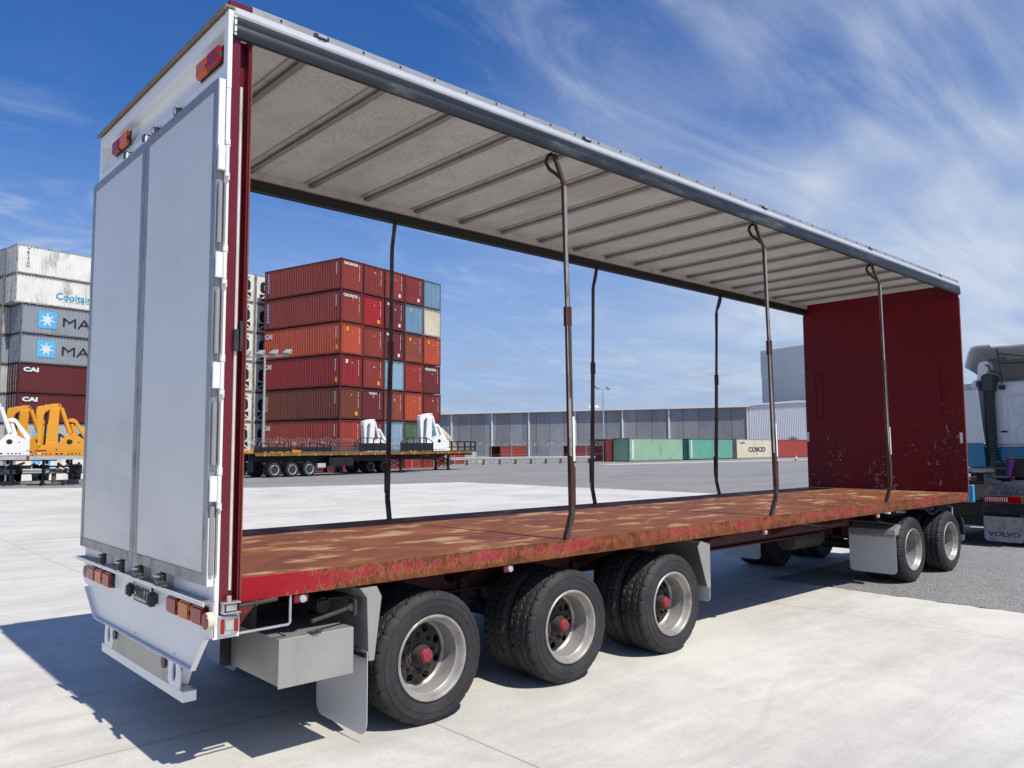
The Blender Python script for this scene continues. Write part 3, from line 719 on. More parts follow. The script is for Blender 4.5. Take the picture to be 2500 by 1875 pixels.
# corner lamp cluster and lock on the near side
q = MB(); q.prism([(.012, -.004, .872), (.118, -.004, .885), (.118, -.004, .972), (.012, -.004, .985)], (0, -.022, 0)); cl_ = q.build('corner_lamp', SILV, TRL, bevel=.004)
q = MB(); q.box(.018, .038, -.032, -.027, .89, .965); q.box(.092, .113, -.032, -.027, .895, .962); q.build('red_lens', LRED, cl_, bevel=.003)
MB().box(.043, .087, -.032, -.027, .905, .95).build('clear_lens', LCLR, cl_, bevel=.003)
q = MB(); q.box(-.01, .012, 0, .05, .86, .93); q.box(.012, .13, .0, .05, .86, .98); q.build('corner_bracket', WHITE, TRL)
q = MB()
q.box(.022, .118, -.05, .0, .992, 1.0); q.box(.022, .118, -.05, .0, 1.045, 1.053); q.box(.022, .03, -.045, 0, 1.0, 1.045); q.box(.04, .10, -.04, -.005, 1.005, 1.04)
q.tube([(.06, -.028, 1.053), (.06, -.028, 1.085)], .013, 14); q.build('corner_lock', SILV, TRL, bevel=.002)
q = MB(); q.tube([(.11, -.03, 1.024), (.24, -.035, 1.03), (.33, -.035, 1.036)], .011, 10); q.tube([(.2, -.033, 1.028), (.215, -.033, 1.029)], .016, 10); q.build('lock_handle', HUBD, TRL, smooth=True)
# side post
q = MB(); q.box(.0165, .060, .004, .05, .99, 4.22); q.box(.06, .064, .004, .1, .99, 4.2); q.box(.064, .125, .07, .1, .99, 4.2); q.box(.118, .128, .012, .0695, .99, 4.2)
pz = q.build('corner_post', RED, TRL)
q = MB(); q.box(.1285, .1365, .0, .055, .985, 4.2); q.build('post_edge', M('rust_edge', srgb(118, 62, 40), .6, .1, .3, 9), pz)
q = MB(); q.tube([(.072, .0, 1.11), (.072, .0, 3.90)], .0085, 12); q.build('curtain_pole', M('pole_offwhite', (.6, .58, .53), .4, .1, .15, 8, (.25, .22, .18), (.5, .65), .6, 10, (1, 1, .2)), TRL, smooth=True)
q = MB(); q.box(.056, .082, -.025, .004, 2.40, 2.52); q.box(.09, .106, -.02, .03, 2.42, 2.56); q.tube([(.098, -.01, 2.40), (.098, -.01, 2.57)], .008, 8); q.build('pole_catch', BPLAS, TRL, bevel=.004)
q = MB(); q.prism([(.125, .02, 1.037), (.245, .02, 1.037), (.125, .02, .89)], (0, .006, 0)); q.build('gusset', RED, TRL)
q = MB(); q.tube([(.13, .01, .872), (.42, .01, .876), (.432, .012, .885), (.434, .015, 1.037)], .008, 8); q.build('step_rail', SILV, TRL, smooth=True)
for x in (.5, 2.1, 5.55, 8.18):
    q = MB(); q.box(x-.045, x+.045, .006, .03, .985, 1.036); b_ = q.build('side_lamp', RED, TRL, bevel=.006)
    q = MB(); q.lathe([(.022, .005), (.02, -.006), (.008, -.01)], (x+.005, 0, 1.008), 18, 'y'); q.build('lens', LCLR, b_, smooth=True)

# roof -------------------------------------------------------------------------
ST = [0.02, .6, 1.7, 3.2, 5.7, 8.3, LT+.02]
TOP = [4.348, 4.345, 4.342, 4.337, 4.333, 4.33, 4.326]
def extr(prof, name, mat, smooth=True, x0=None, x1=None, parent=TRL):
    q = MB(); rings = []
    xs = [(x0 if (x0 is not None and i == 0) else (x1 if (x1 is not None and i == len(ST)-1) else x)) for i, x in enumerate(ST)]
    for x, tz in zip(xs, TOP): rings.append([q.b.verts.new((x, y, tz+z)) for y, z in prof])
    n = len(prof)
    for i in range(len(rings)-1):
        for k in range(n): q._f((rings[i][k], rings[i][(k+1) % n], rings[i+1][(k+1) % n], rings[i+1][k]), (0, 1, 2, 3))
    q._f(rings[0], range(n)); q._f(rings[-1], range(n))
    return q.build(name, mat, parent, smooth=smooth)
mir = lambda pr: [(YW-y, z) for y, z in pr]
white = [(-.018, 0), (-.020, -.035), (-.012, -.048), (.03, -.048), (.03, 0)]
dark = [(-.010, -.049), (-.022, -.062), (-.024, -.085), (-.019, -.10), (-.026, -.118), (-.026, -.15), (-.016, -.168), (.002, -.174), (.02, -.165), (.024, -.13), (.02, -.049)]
edge = [(-.006, .001), (-.006, .046), (.004, .052), (.05, .050), (.05, .001)]
RW = M('rail_white', (.68, .69, .69), .25, .3, .06, 6, (.35, .35, .34), (.55, .8), .5, 5, (.3, 1, 1))
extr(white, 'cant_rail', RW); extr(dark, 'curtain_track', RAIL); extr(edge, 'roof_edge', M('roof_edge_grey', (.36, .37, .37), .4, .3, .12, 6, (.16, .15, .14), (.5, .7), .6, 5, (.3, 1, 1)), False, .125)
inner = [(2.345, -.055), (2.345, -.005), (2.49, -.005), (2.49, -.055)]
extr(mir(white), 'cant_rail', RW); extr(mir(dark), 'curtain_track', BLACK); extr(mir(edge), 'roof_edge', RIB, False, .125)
q = [(2.41, -.075), (2.40, -.01), (2.47, -.01), (2.47, -.075)]; extr(q, 'inner_rail', RIB, False, .15, LT-.04)
q = [(2.44, -.172), (2.435, -.08), (2.455, -.08), (2.455, -.172)]; extr(q, 'inner_skirt', BLACK, False, .15, LT-.04)
q = MB(); q.box(-.004, .12, .0, .05, 4.352, 4.392); q.build('roof_corner', RED, TRL, bevel=.003)
q = MB(); q.box(.0165, .028, -.0265, -.021, 4.185, 4.295); cp = q.build('corner_plate', WHITE, TRL)
q = MB()
for z in (4.2, 4.24, 4.28): q.lathe([(.005, -.029), (.005, -.0255)], (.0222, 0, z), 8, 'y')
q.build('bolt', BLACK, cp)
q = MB()
nx = 40
for i in range(nx):
    x = .3+i*.28; tz = 4.345-.0016*x; q.box(x-.006, x+.006, -.011, -.0055, tz+.024, tz+.036)
q.build('roof_rivet', BLACK, TRL, split=False)
for x in (.56, 2.95, 5.7, 8.25, 10.6):
    tz = 4.345-.0016*x; q = MB(); q.box(x-.05, x+.05, -.022, -.0065, tz+.006, tz+.034); b_ = q.build('marker_lamp', BPLAS, TRL, bevel=.004)
    MB().box(x-.03, x+.03, -.034, -.0225, tz+.01, tz+.03).build('lens', LCLR, b_, bevel=.004)
q = MB(); rp = [(y_, .055-.03*abs(y_-1.25)/1.25) for y_ in (.045, .6, 1.25, 1.9, 2.455)]
for side_ in (0,):
    rings = []
    for x, tz in zip([.06]+ST[1:-1]+[LT], TOP): rings.append([q.b.verts.new((x, y, tz-.005+z*0)) for y, z in rp])
    for i in range(len(rings)-1):
        for k in range(4): q._f((rings[i][k], rings[i][k+1], rings[i+1][k+1], rings[i+1][k]), (0, 1, 2, 3))
q.build('roof', ROOF, TRL)
BOWM = None
q = MB(); q.box(-.07, .07, .03, 2.40, .022, .026); q.mi = 1; q.box(-.022, .022, .03, 2.40, -.008, .0215); q.box(-.078, -.0705, .03, 2.40, .018, .026); BOWM = q.mesh('roof_bow', [RIB, M('bow_web_shade', (.20, .19, .175), .6, .1, .2, 6)], bevel=.002)  # darkened web and side strip paint the shadow line along each bow
for k in range(18):
    x = .576+k*.598; obj('roof_bow', BOWM, TRL, (x, 0, 4.31-.0016*x))
# headboard
q = MB(); q.prism([(LT-.03, 0, ZD+.003), (LT-.03, YW, ZD+.003), (LT-.03, YW, 4.1), (LT-.03, YW-.04, 4.325), (LT-.03, .04, 4.325), (LT-.03, -.005, 4.1), (LT-.03, -.005, 3.8)], (.03, 0, 0))
hb = q.build('headboard', HBRD, TRL)
q = MB(); q.box(LT-.034, LT-.0305, 2.3, 2.306, 1.17, 4.25); q.box(LT-.034, LT-.0305, .18, .186, 1.17, 4.2); q.box(LT-.036, LT-.0305, .04, 2.46, 4.19, 4.2)
q.build('panel_joint', M('joint_dark', srgb(60, 4, 12), .5), hb)
for y, zs in ((2.25, (2.42, 2.74, 3.02)), (.25, (2.40, 2.70, 3.05))):
    q = MB(); z0, z1 = 2.33, 3.11; w_ = .065
    q.box(LT-.044, LT-.0305, y-w_, y-w_+.012, z0, z1); q.box(LT-.044, LT-.0305, y+w_-.012, y+w_, z0, z1)
    for z in (z0, z1-.012): q.box(LT-.044, LT-.0305, y-w_+.012, y+w_-.012, z, z+.012)
    for z in zs: q.box(LT-.04, LT-.0305, y-.045, y+.045, z-.045, z+.035)
    q.build('strap_slot', HBRD, hb, bevel=.002)
q = MB()
for y, z in ((2.475, 2.03), (.05, 1.98)): q.box(LT-.034, LT-.0305, y-.02, y+.02, z-.08, z+.08)
q.build('hand_hole', M('pale_fitting', (.62, .62, .6), .4), hb, bevel=.0)
q = MB(); q.box(LT-.032, LT+.002, -.012, -.0055, 1.17, 4.1); q.build('headboard_edge', MATS['rust_edge'], hb)
# curtain poles
def pole(x0, dx, near):
    s = 1 if near else -1; Y = lambda v: (-.028 + v) if near else (YW+.028-v)
    zt = 4.17
    q = MB(); w, d = .034, .036
    P = [(x0, Y(.055), 1.165), (x0+.012, Y(.0), 1.36), (x0+.012+dx*.5, Y(-.004), 2.85)]
    for a, b in zip(P, P[1:]): q.bar(a, b, d, w+.008, (1, 0, 0))
    P2 = [P[-1], (x0+dx*.9, Y(0), 3.93), (x0+dx-.02, Y(.075), zt)]
    for a, b in zip(P2, P2[1:]): q.bar(a, b, d-.006, w-.002, (1, 0, 0))
    o = q.build('curtain_post', POLEM, TRL, bevel=.003)
    q = MB(); c = x0+.012+dx*.5
    q.box(c-.026, c+.026, min(Y(-.022), Y(.02)), max(Y(-.022), Y(.02)), 2.80, 2.95); q.box(x0-.014, x0+.036, min(Y(-.023), Y(-.018)), max(Y(-.023), Y(-.018)), 1.42, 1.72)
    q.build('post_joint', MATS['rust_dark'] if 'rust_dark' in MATS else M('rust_dark', srgb(70, 38, 26), .65, .1, .3, 12), o, bevel=.002)
    q = MB()
    fy = (Y(-.0235), Y(-.0222)) if near else (Y(-.0222), Y(-.0235))
    q.bar((c+.0, Y(-.0195), 1.8), (x0+dx*.85+.002, Y(-.0165), 3.9), .003, .028, (1, 0, 0)); q.build('post_face', POLEW, o)
    q = MB(); q.bar((x0+.02, Y(-.0245), 1.76), (x0+.02+dx*.1, Y(-.0245), 2.1), .003, .022, (1, 0, 0)); q.build('reflective_strip', WHITE, o)
    q = MB(); q.bar((x0+.0, Y(.03), 1.25), (x0+.008, Y(-.022), 1.45), .006, .02, (1, 0, 0)); q.build('post_foot', MATS['rust_dark'], o)
    q = MB(); tp = Vector((x0+dx-.02, Y(.075), zt)); 
    pts = [tp+Vector((-.005, s*.01, .01)), tp+Vector((-.035, s*.035, -.01)), tp+Vector((-.05, s*.045, -.06)), tp+Vector((-.035, s*.02, -.12)), tp+Vector((.0, -s*.03, -.17)), tp+Vector((.012, -s*.055, -.20))]
    for a, b in zip(pts, pts[1:]): q.bar(a, b, .03, .005, (1, 0, .3))
    q.build('strap', BLACK, o); return o
for x, dx in ((2.70, -.05), (5.71, -.09), (8.48, -.07)): pole(x, dx, True)
for x, dx in ((2.72, .05), (5.77, .09), (8.53, .15)): pole(x, dx, False)

# mudguards, flaps, tool box ------------------------------------------------------
def flap(x, y0, y1, z0, z1, mat=GALV, name='mudflap', r=.06, th=.004):
    pts = [(y0, z1), (y0, z0+r)]
    for k in range(1, 6): a = pi/2*k/5; pts.append((y0+r*(1-cos(a)), z0+r*(1-sin(a))))
    for k in range(0, 6): a = pi/2*k/5; pts.append((y1-r*(1-sin(a)), z0+r*(1-cos(a))))
    pts.append((y1, z1))
    return MB().prism([(x, y, z) for y, z in pts], (th, 0, 0)).build(name, mat, TRL)
f1 = flap(.935, .0, .62, .135, .635, r=.08)
MB().box(.922, .9345, .01, .61, .60, .625).build('flap_clamp', BLACK, f1)
flap(.935, 1.88, 2.5, .135, .635, r=.08)
def guard(y0, y1):
    q = MB(); q.prism([(.88, y0, 1.02), (.93, y0, .958), (.945, y0, .58), (.985, y0, .578), (1.035, y0, .955), (1.0, y0, 1.02)], (0, y1-y0, 0)); return q.build('mudguard', STEEL, TRL, bevel=.002)
guard(.0, .64); guard(1.86, 2.5)
for y0, y1 in ((0, .62), (1.88, 2.5)):
    q = MB(); q.prism([(4.38, y0, .965), (4.43, y0, 1.012), (4.57, y0, .975), (4.57, y0, .585), (4.52, y0, .585)], (0, .006, 0)); 
    q.prism([(4.43, y0+.007, 1.012), (4.57, y0+.007, .975), (4.57, y0+.007, .585), (4.56, y0+.007, .585), (4.56, y0+.007, .967), (4.43, y0+.007, 1.003)], (0, y1-y0-.007, 0)); gg = q.build('mudguard', STEEL, TRL)
    flap(4.555, y0+.0, y1, .455, .59, r=.04, th=.006)
q = MB(); q.tube([(.56, .0, .872), (.86, .06, .905)], .013, 12); q.tube([(.82, .05, .9), (.835, .053, .9015)], .019, 12); q.box(.86, .878, .03, .10, .86, .95); q.box(.84, .86, .045, .085, .885, .925); q.build('winch_handle', HUBD, TRL, smooth=True)
q = MB(); q.lathe([(.045, .12), (.05, .7)], (.7, 0, .93), 16, 'y'); q.box(.66, .9, .12, .7, .955, .965); q.build('winch', BLACK, TRL, smooth=True)
tb = MB().box(.368, .826, .004, .66, .538, .792).build('tool_box', STEEL, TRL, bevel=.003)
q = MB(); q.box(.358, .834, -.008, .0035, .533, .8); q.box(.358, .834, -.003, .67, .793, .802); q.build('lid', STEEL, tb, bevel=.0015)
q = MB(); q.box(.56, .60, -.02, .03, .803, .812); q.tube([(.55, -.01, .815), (.585, -.012, .822), (.62, -.01, .815)], .008, 8); q.build('lid_latch', BPLAS, tb)
q = MB(); q.box(.33, .9, .67, .74, .53, .95); q.box(.33, .365, .3, .75, .81, 1.0); q.build('box_hanger', BLACK, TRL)
# dolly guards and flaps
for y0, y1, vis in ((0, .6, 1), (1.9, 2.5, 0)):
    flap(8.66, y0, y1, .245, .735, r=.06)
    q = MB(); q.box(8.648, 8.659, y0, y1, .705, .735); q.build('flap_clamp', SILV, TRL)
    q = MB(); q.prism([(8.64, y0, .74), (8.66, y0, .80), (8.80, y0, .865), (8.84, y0, .85), (8.74, y0, .735)], (0, y1-y0, 0)); q.build('mudguard', STEEL, TRL, bevel=.003)
    q = MB(); q.bar((8.3, y0+.3, .93), (8.8, y0+.3, .86), .5, .01); q.build('guard_stay', BLACK, TRL)
    q = MB(); q.prism([(10.98, y0+.01, .83), (11.08, y0+.01, .80), (11.11, y0+.01, .74), (11.11, y0+.01, .56), (11.09, y0+.01, .56), (11.07, y0+.01, .72)], (0, y1-y0-.02, 0)); q.build('mudguard', BLACK, TRL)
    flap(11.095, y0+.01, y1-.01, .47, .62, r=.03, th=.006)
q = MB(); q.tube([(10.75, .15, 1.03), (10.78, .05, .97), (10.74, .04, .84)], .012, 8); q.build('guard_stay', SILV, TRL, smooth=True)
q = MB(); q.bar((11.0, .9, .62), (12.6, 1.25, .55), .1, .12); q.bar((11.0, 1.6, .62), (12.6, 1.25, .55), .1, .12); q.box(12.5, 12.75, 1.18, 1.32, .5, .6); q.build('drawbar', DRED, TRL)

# small hardware: rivets round the door frames, hoses and brackets under the deck, mud spray on flaps
q = MB()
for y0, y1 in ((1.235, 2.47), (.012, 1.225)):
    for k in range(15):
        z = 1.18+k*.193
        for y in (y0+.03, y1-.03): q.lathe([(.0045, -.0575), (.0035, -.055)], (0, y, z), 6, 'x')
    for k in range(6):
        for z in (1.172, 3.895): q.lathe([(.0045, -.0575), (.0035, -.055)], (0, y0+.1+k*.205, z), 6, 'x')
q.build('rivet', SILV, TRL, split=False)
q = MB()
for k in range(9): x = .7+k*1.2; q.tube([(x, .56, .99), (x+.3, .57, .955), (x+.6, .56, .985), (x+.9, .57, .95), (x+1.2, .56, .99)], .010, 6)
q.build('brake_line', BPLAS, TRL, smooth=True, split=False)
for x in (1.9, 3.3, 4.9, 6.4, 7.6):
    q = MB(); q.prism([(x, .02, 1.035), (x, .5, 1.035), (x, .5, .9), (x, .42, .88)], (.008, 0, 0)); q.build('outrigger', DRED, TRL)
for x in (2.1, 3.4):
    q = MB(); q.lathe([(.02, -.14), (.085, -.12), (.09, .1), (.03, .14)], (x, .72, .60), 18, 'x'); q.build('brake_chamber', BLACK, TRL, smooth=True)
# ------------------------------------------------------------------ tractor unit ahead of the trailer (truck axis along x, y centre 1.12)
TBLUE = M('truck_blue', srgb(10, 112, 150), .3, 0, .06, 3); TBLUEL = M('truck_light_blue', srgb(60, 160, 205), .35, 0, .08, 5)
TW_ = M('truck_white', (.62, .63, .63), .3, 0, .05, 3, (.35, .34, .32), (.6, .8), .3, 4)
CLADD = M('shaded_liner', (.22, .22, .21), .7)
DGREY = M('dark_grey_plastic', (.03, .034, .04), .5, 0, .15, 8)
GUARDP = M('mudguard_plastic', (.02, .022, .03), .3, 0, .2, 10, (.10, .10, .10), (.5, .7), .5, 7)
TK = empty('tractor_truck', (16.2, 1.12, 0), 0, 'white and blue truck tractor without trailer, seen from behind at right edge', 'truck')
def K(q, name, mat, bevel=0, smooth=False, parent=None, seg=1, split=True):
    "truck parts are modelled in world coordinates, then moved under the root"
    for v in q.b.verts: v.co -= Vector((16.2, 1.12, 0))
    return q.build(name, mat, parent or TK, bevel, smooth, seg=seg, split=split)
q = MB()
for y in (.72, 1.52): q.box(13.6, 20.3, y-.04, y+.04, .82, 1.08)
for x in (13.65, 15.0, 16.6): q.box(x-.05, x+.05, .76, 1.48, .86, 1.04)
K(q, 'chassis', BLACK)
q = MB(); q.box(13.55, 13.62, .64, 1.16, .80, 1.10); K(q, 'rear_cross_beam', TBLUEL, .01)
q = MB(); q.box(13.6, 13.75, 1.2, 1.6, .80, 1.1); K(q, 'rear_cross_beam', TBLUEL, .01)
# fifth wheel
q = MB(); fw = []
for k in range(20):
    a = pi*(.16+1.68*k/19); fw.append((14.75-.48*cos(a)*1.0, 1.12+.46*sin(a), 1.28))
q.prism([(x, y, 1.27+.10*(x-14.3)*.4) for x, y, z in fw], (0, 0, .045)); K(q, 'fifth_wheel', DGREY, .01)
q = MB(); q.box(14.3, 17.5, .35, 1.9, .34, .81); q.box(14.2, 14.3, .1, 2.1, .5, .8); K(q, 'suspension', BLACK, .02)  # black boxes added to darken the underside, in place of axles and suspension
q = MB(); q.box(14.45, 15.1, .74, .86, 1.08, 1.27); q.box(14.45, 15.1, 1.38, 1.5, 1.08, 1.27); q.box(14.3, 15.3, .7, 1.54, 1.085, 1.12); K(q, 'fifth_wheel_mount', BLACK)
q = MB(); q.tube([(14.6, .66, 1.2), (14.55, .35, 1.2), (14.5, .28, 1.22)], .015, 6); K(q, 'release_handle', DGREY)
# rear axles, mudguards, lamps, flaps
for y, s in ((-.13, 1), (2.37, -1)):
    for x in (14.75, 16.1):
        w_ = wheel(TK, x-16.2, y-1.12, s, 'rear', False); w_.location.z = .50; w_.scale = (1.18, 1, 1.18)
        w_ = wheel(TK, x-16.2, y-1.12+s*.3, s, 'inner', False); w_.location.z = .50; w_.scale = (1.18, 1, 1.18)
    y0, y1 = (.02, .72) if s > 0 else (1.52, 2.22)
    def arc(xc, r, a0, a1, n, y0, y1, t=.012, name='mudguard'):
        q = MB(); pts = [(xc+r*cos(a0+(a1-a0)*k/n), r*sin(a0+(a1-a0)*k/n)) for k in range(n+1)]; pin = [(xc+(r-t)*cos(a0+(a1-a0)*k/n), (r-t)*sin(a0+(a1-a0)*k/n)) for k in range(n+1)][::-1]
        q.prism([(x, y0, .5+z) for x, z in pts+pin], (0, y1-y0, 0)); return q
    K(arc(14.75, .60, radians(20), radians(172), 18, y0, y1), 'mudguard', GUARDP, 0, True)
    K(arc(14.75, .615, radians(20), radians(172), 18, y0-.03 if s > 0 else y1-.01, y0+.01 if s > 0 else y1+.03, .03), 'mudguard', GUARDP, 0, True)
    for k in (1, 2): K(arc(14.75, .612, radians(20), radians(172), 18, y0+(y1-y0)*k/3-.008, y0+(y1-y0)*k/3+.008, .02), 'mudguard_rib', GUARDP, 0, True)
    K(arc(16.1, .60, radians(8), radians(160), 18, y0, y1), 'mudguard', GUARDP, 0, True)
    q = MB(); q.box(14.12, 14.16, y0, y1-.06, .58, .80); K(q, 'mudguard_skirt', GUARDP, .01)
    q = MB(); q.box(14.06, 14.12, y0+.02, y0+.62, .765, .905); tl = K(q, 'rear_lamp', BPLAS, .006)
    q = MB(); q.box(14.045, 14.059, y0+.03, y0+.61, .775, .895); lz = K(q, 'lamp_lens', LRED, .004, parent=tl)
    for k in range(11):
        q = MB(); yy = y0+.585-k*.033; q.box(14.0385, 14.0445, yy-.009, yy+.009, .80, .872); K(q, 'chevron', M('lamp_strip', (.55, .5, .5), .3) if 'lamp_strip' not in MATS else MATS['lamp_strip'], parent=tl)
    q = MB(); q.tube([(14.1, y0+.66, .84), (13.95, y0+.7, .97), (13.9, y0+.74, 1.02)], .022, 10); K(q, 'lamp_arm', DGREY, 0, True)
    pts = [(y0, .545), (y0, .16), (y0+.02, .115), (y0+.06, .095), (y0+.57, .095), (y0+.62, .115), (y0+.64, .16), (y0+.64, .545)]
    q = MB(); q.prism([(14.03, y, z) for y, z in pts], (.012, 0, 0)); fl = K(q, 'mudflap', M('flap_blue_edge', srgb(20, 60, 140), .5) if 'flap_blue_edge' not in MATS else MATS['flap_blue_edge'])
    c_ = (y0+.32, .325)
    q = MB(); q.prism([(14.026, c_[0]+(y-c_[0])*.955, c_[1]+(z-c_[1])*.95) for y, z in pts], (.0035, 0, 0)); K(q, 'flap_face', M('flap_grey', (.30, .29, .27), .6, 0, .2, 5, (.17, .16, .14), (.45, .65), .7, 6) if 'flap_grey' not in MATS else MATS['flap_grey'], parent=fl)
    q = MB(); q.box(14.02, 14.0255, y0+.02, y0+.62, .49, .53); K(q, 'flap_strip', STEEL, parent=fl)
    text(fl, 'VOLVO', (14.024-16.2, y0+.32-1.12, .235), (0, -1, 0), (0, 0, 1), .5, .085, MATS['flap_blue_edge'], .02)
q = MB(); q.box(16.8, 17.6, 1.9, 2.3, .5, 1.0); q.lathe([(.05, 16.7), (.3, 16.72), (.3, 17.6), (.05, 17.62)], (0, .25, .72), 24, 'x'); K(q, 'fuel_tank', STEEL, 0, True)
for s, y in ((1, -.13), (-1, 2.37)):
    w_ = wheel(TK, 19.6-16.2, y-1.12, s, 'rear', False); w_.location.z = .5; w_.scale = (1.18, 1, 1.18)
# cab: rear wall, roof, sides
cx0, cy0, cy1 = 18.2, -.12, 2.36
q = MB(); q.box(cx0, 20.4, cy0+.04, cy1-.04, 1.76, 3.2); cabw = K(q, 'cab', TW_, .06, True, seg=3)
q = MB(); q.box(cx0-.004, 20.41, cy0+.035, cy1-.035, 1.42, 1.755); K(q, 'lower_cab', TBLUE, .02)
q = MB(); q.box(cx0-.012, cx0-.0045, .1, 1.02, 1.35, 1.70); K(q, 'cab_recess', BLACK, .003)
q = MB(); q.box(cx0, 20.2, cy0+.2, cy1-.2, .55, 1.41); K(q, 'engine_block', BLACK)
# pressed ribs on the rear wall
def press(pts, r=.012, closed=False): 
    q = MB(); q.tube([(cx0-.002, y, z) for y, z in pts], r, 6); K(q, 'pressed_rib', TW_, 0, True, parent=None)
press([(1.28, 2.98), (1.25, 2.93), (1.1, 2.91), (.3, 2.92)], .014); press([(1.5, 3.14), (.2, 3.16)], .018)
press([(1.46, 2.88), (-.05, 2.89)], .012)
press([(1.24, 2.82), (1.25, 2.66), (1.23, 2.5), (1.12, 2.44), (.6, 2.42), (-.0, 2.42)], .016); press([(1.24, 2.82), (1.18, 2.86), (.0, 2.87)], .010)
press([(1.44, 2.86), (1.44, 2.3)], .010); press([(1.34, 2.84), (1.34, 1.85)], .010)
press([(1.03, 2.36), (1.03, 2.28), (.3, 2.28)], .010); press([(1.2, 1.8), (1.2, 2.15), (1.12, 2.24), (.95, 2.27), (.2, 2.27)], .010); press([(1.06, 1.8), (1.06, 2.08), (.95, 2.14), (.2, 2.14)], .008)
press([(1.5, 2.26), (1.34, 2.26), (1.34, 1.94)], .012)
text(TK, 'VOLVO', (cx0-.006-16.2, .82-1.12, 2.66), (0, -1, 0), (0, 0, 1), .62, .12, TW_, .0, 'embossed_lettering')
q = MB(); q.box(cx0-.02, cx0-.003, 1.37, 1.49, 2.07, 2.11); K(q, 'rear_vent', BLACK)
# side fairing
for s in (1, -1):
    f_ = lambda y: y if s > 0 else 2.24-y
    q = MB(); q.prism([(17.95, f_(2.30), 1.84), (17.95, f_(1.79), 1.84), (17.95, f_(1.88), 3.04), (17.95, f_(2.30), 3.04)], (.03, 0, 0))
    K(q, 'side_fairing', TW_, .01)
    q = MB(); q.prism([(17.95, f_(2.30), 1.30), (17.95, f_(1.755), 1.30), (17.95, f_(1.789), 1.838), (17.95, f_(2.30), 1.838)], (.03, 0, 0)); K(q, 'fairing_stripe', TBLUE, .008)
    q = MB(); q.prism([(17.95, f_(2.305), 1.3), (18.9, f_(2.305), 1.3), (18.9, f_(2.305), 3.1), (17.95, f_(2.305), 3.03)], (0, .02, 0)); K(q, 'side_fairing', TW_)
    q = MB(); q.tube([(17.96, f_(1.865), 3.03), (17.965, f_(1.80), 2.1), (17.965, f_(1.765), 1.81)], .022, 8); K(q, 'fairing_edge', WHITE, 0, True)
# roof deflector shell: open to the rear
q = MB()
def shell(x, w, zt, zb):
    c = 1.12; return [(x, c+w, zb), (x, c+w-.1, zt-.12), (x, c+w-.16, zt-.03), (x, c+w-.25, zt), (x, c+w*.45, zt), (x, c+w*.42, zt-.05), (x, c, zt-.06), (x, c-w*.42, zt-.05), (x, c-w*.45, zt), (x, c-w+.25, zt), (x, c-w+.16, zt-.03), (x, c-w+.1, zt-.12), (x, c-w, zb)]
secs = [shell(17.95, .98, 4.03, 3.58), shell(18.5, .98, 3.98, 3.5), shell(19.2, .95, 3.78, 3.35), shell(19.9, .9, 3.4, 3.2)]
for off in (0, 1):
    rings = [[q.b.verts.new((x, 1.12+(y-1.12)*(1-.03*off), z-.035*off)) for x, y, z in s_] for s_ in secs]
    for i in range(len(rings)-1):
        for k in range(12): q._f((rings[i][k], rings[i][k+1], rings[i+1][k+1], rings[i+1][k]), (0, 1, 2, 3))
    if off == 0: r0 = rings[0]
for k in range(12): q._f((r0[k], r0[k+1], rings[0][k+1], rings[0][k]), (0, 1, 2, 3))
K(q, 'roof_deflector', TW_, 0, True)
q = MB(); q.box(18.95, 19.0, .2, 2.0, 3.2, 3.80); K(q, 'deflector_panel', CLADD)
q = MB(); q.tube([(18.0, 1.45, 3.93), (18.02, 1.42, 3.7), (18.12, 1.40, 3.15)], .018, 8); q.tube([(18.02, 1.42, 3.82), (18.3, .4, 3.62)], .014, 6); q.tube([(18.02, 1.42, 3.6), (18.5, .3, 3.6)], .016, 6); K(q, 'deflector_stay', DGREY, 0, True)
q = MB(); q.box(18.06, 18.18, 1.36, 1.46, 3.02, 3.12); K(q, 'stay_foot', BLACK, .01)
q = MB(); q.tube([(18.1, 1.75, 3.62), (18.0, 1.62, 3.55), (18.0, 1.58, 3.43), (18.05, 1.48, 3.42), (18.1, 1.38, 3.3)], .016, 6); K(q, 'cable', BLACK, 0, True)
# air intake and bellows
q = MB(); q.box(18.02, 18.4, 1.53, 1.80, 2.98, 3.36); q.box(18.0, 18.3, 1.80, 1.90, 3.08, 3.25); K(q, 'air_intake', DGREY, .03, True, seg=2)
q = MB(); q.prism([(18.05, 1.98, 3.02), (18.05, 2.02, 3.14), (18.05, 1.96, 3.25), (18.05, 1.88, 3.27), (18.05, 1.85, 3.6), (18.05, 1.80, 3.66), (18.05, 1.66, 3.68), (18.05, 1.62, 3.55), (18.05, 1.68, 3.4), (18.05, 1.78, 3.36), (18.05, 1.82, 3.22), (18.05, 1.88, 3.04)], (.3, 0, 0)); K(q, 'roof_wing', TW_, .008)
q = MB(); pr = []
for k in range(46): pr.append(((.115 if k % 2 else .098), 2.98-k*.032))
q.lathe(pr, (18.1, 1.66, 0), 20, 'z'); K(q, 'air_bellows', BPLAS, 0, True)
q = MB(); q.lathe([(.09, 1.54), (.1, 1.1), (.08, .9)], (18.1, 1.64, 0), 18, 'z'); K(q, 'air_pipe', DGREY, 0, True)
q = MB(); q.box(17.9, 18.12, .3, 1.55, 1.28, 1.42); q.box(17.7, 18.1, 1.2, 1.7, .9, 1.3); K(q, 'air_cleaner', BLACK, .02)
q = MB(); q.box(17.45, 17.5, .2, 1.22, 1.1, 1.52); bd = K(q, 'coupling_board', HUBD, .01)
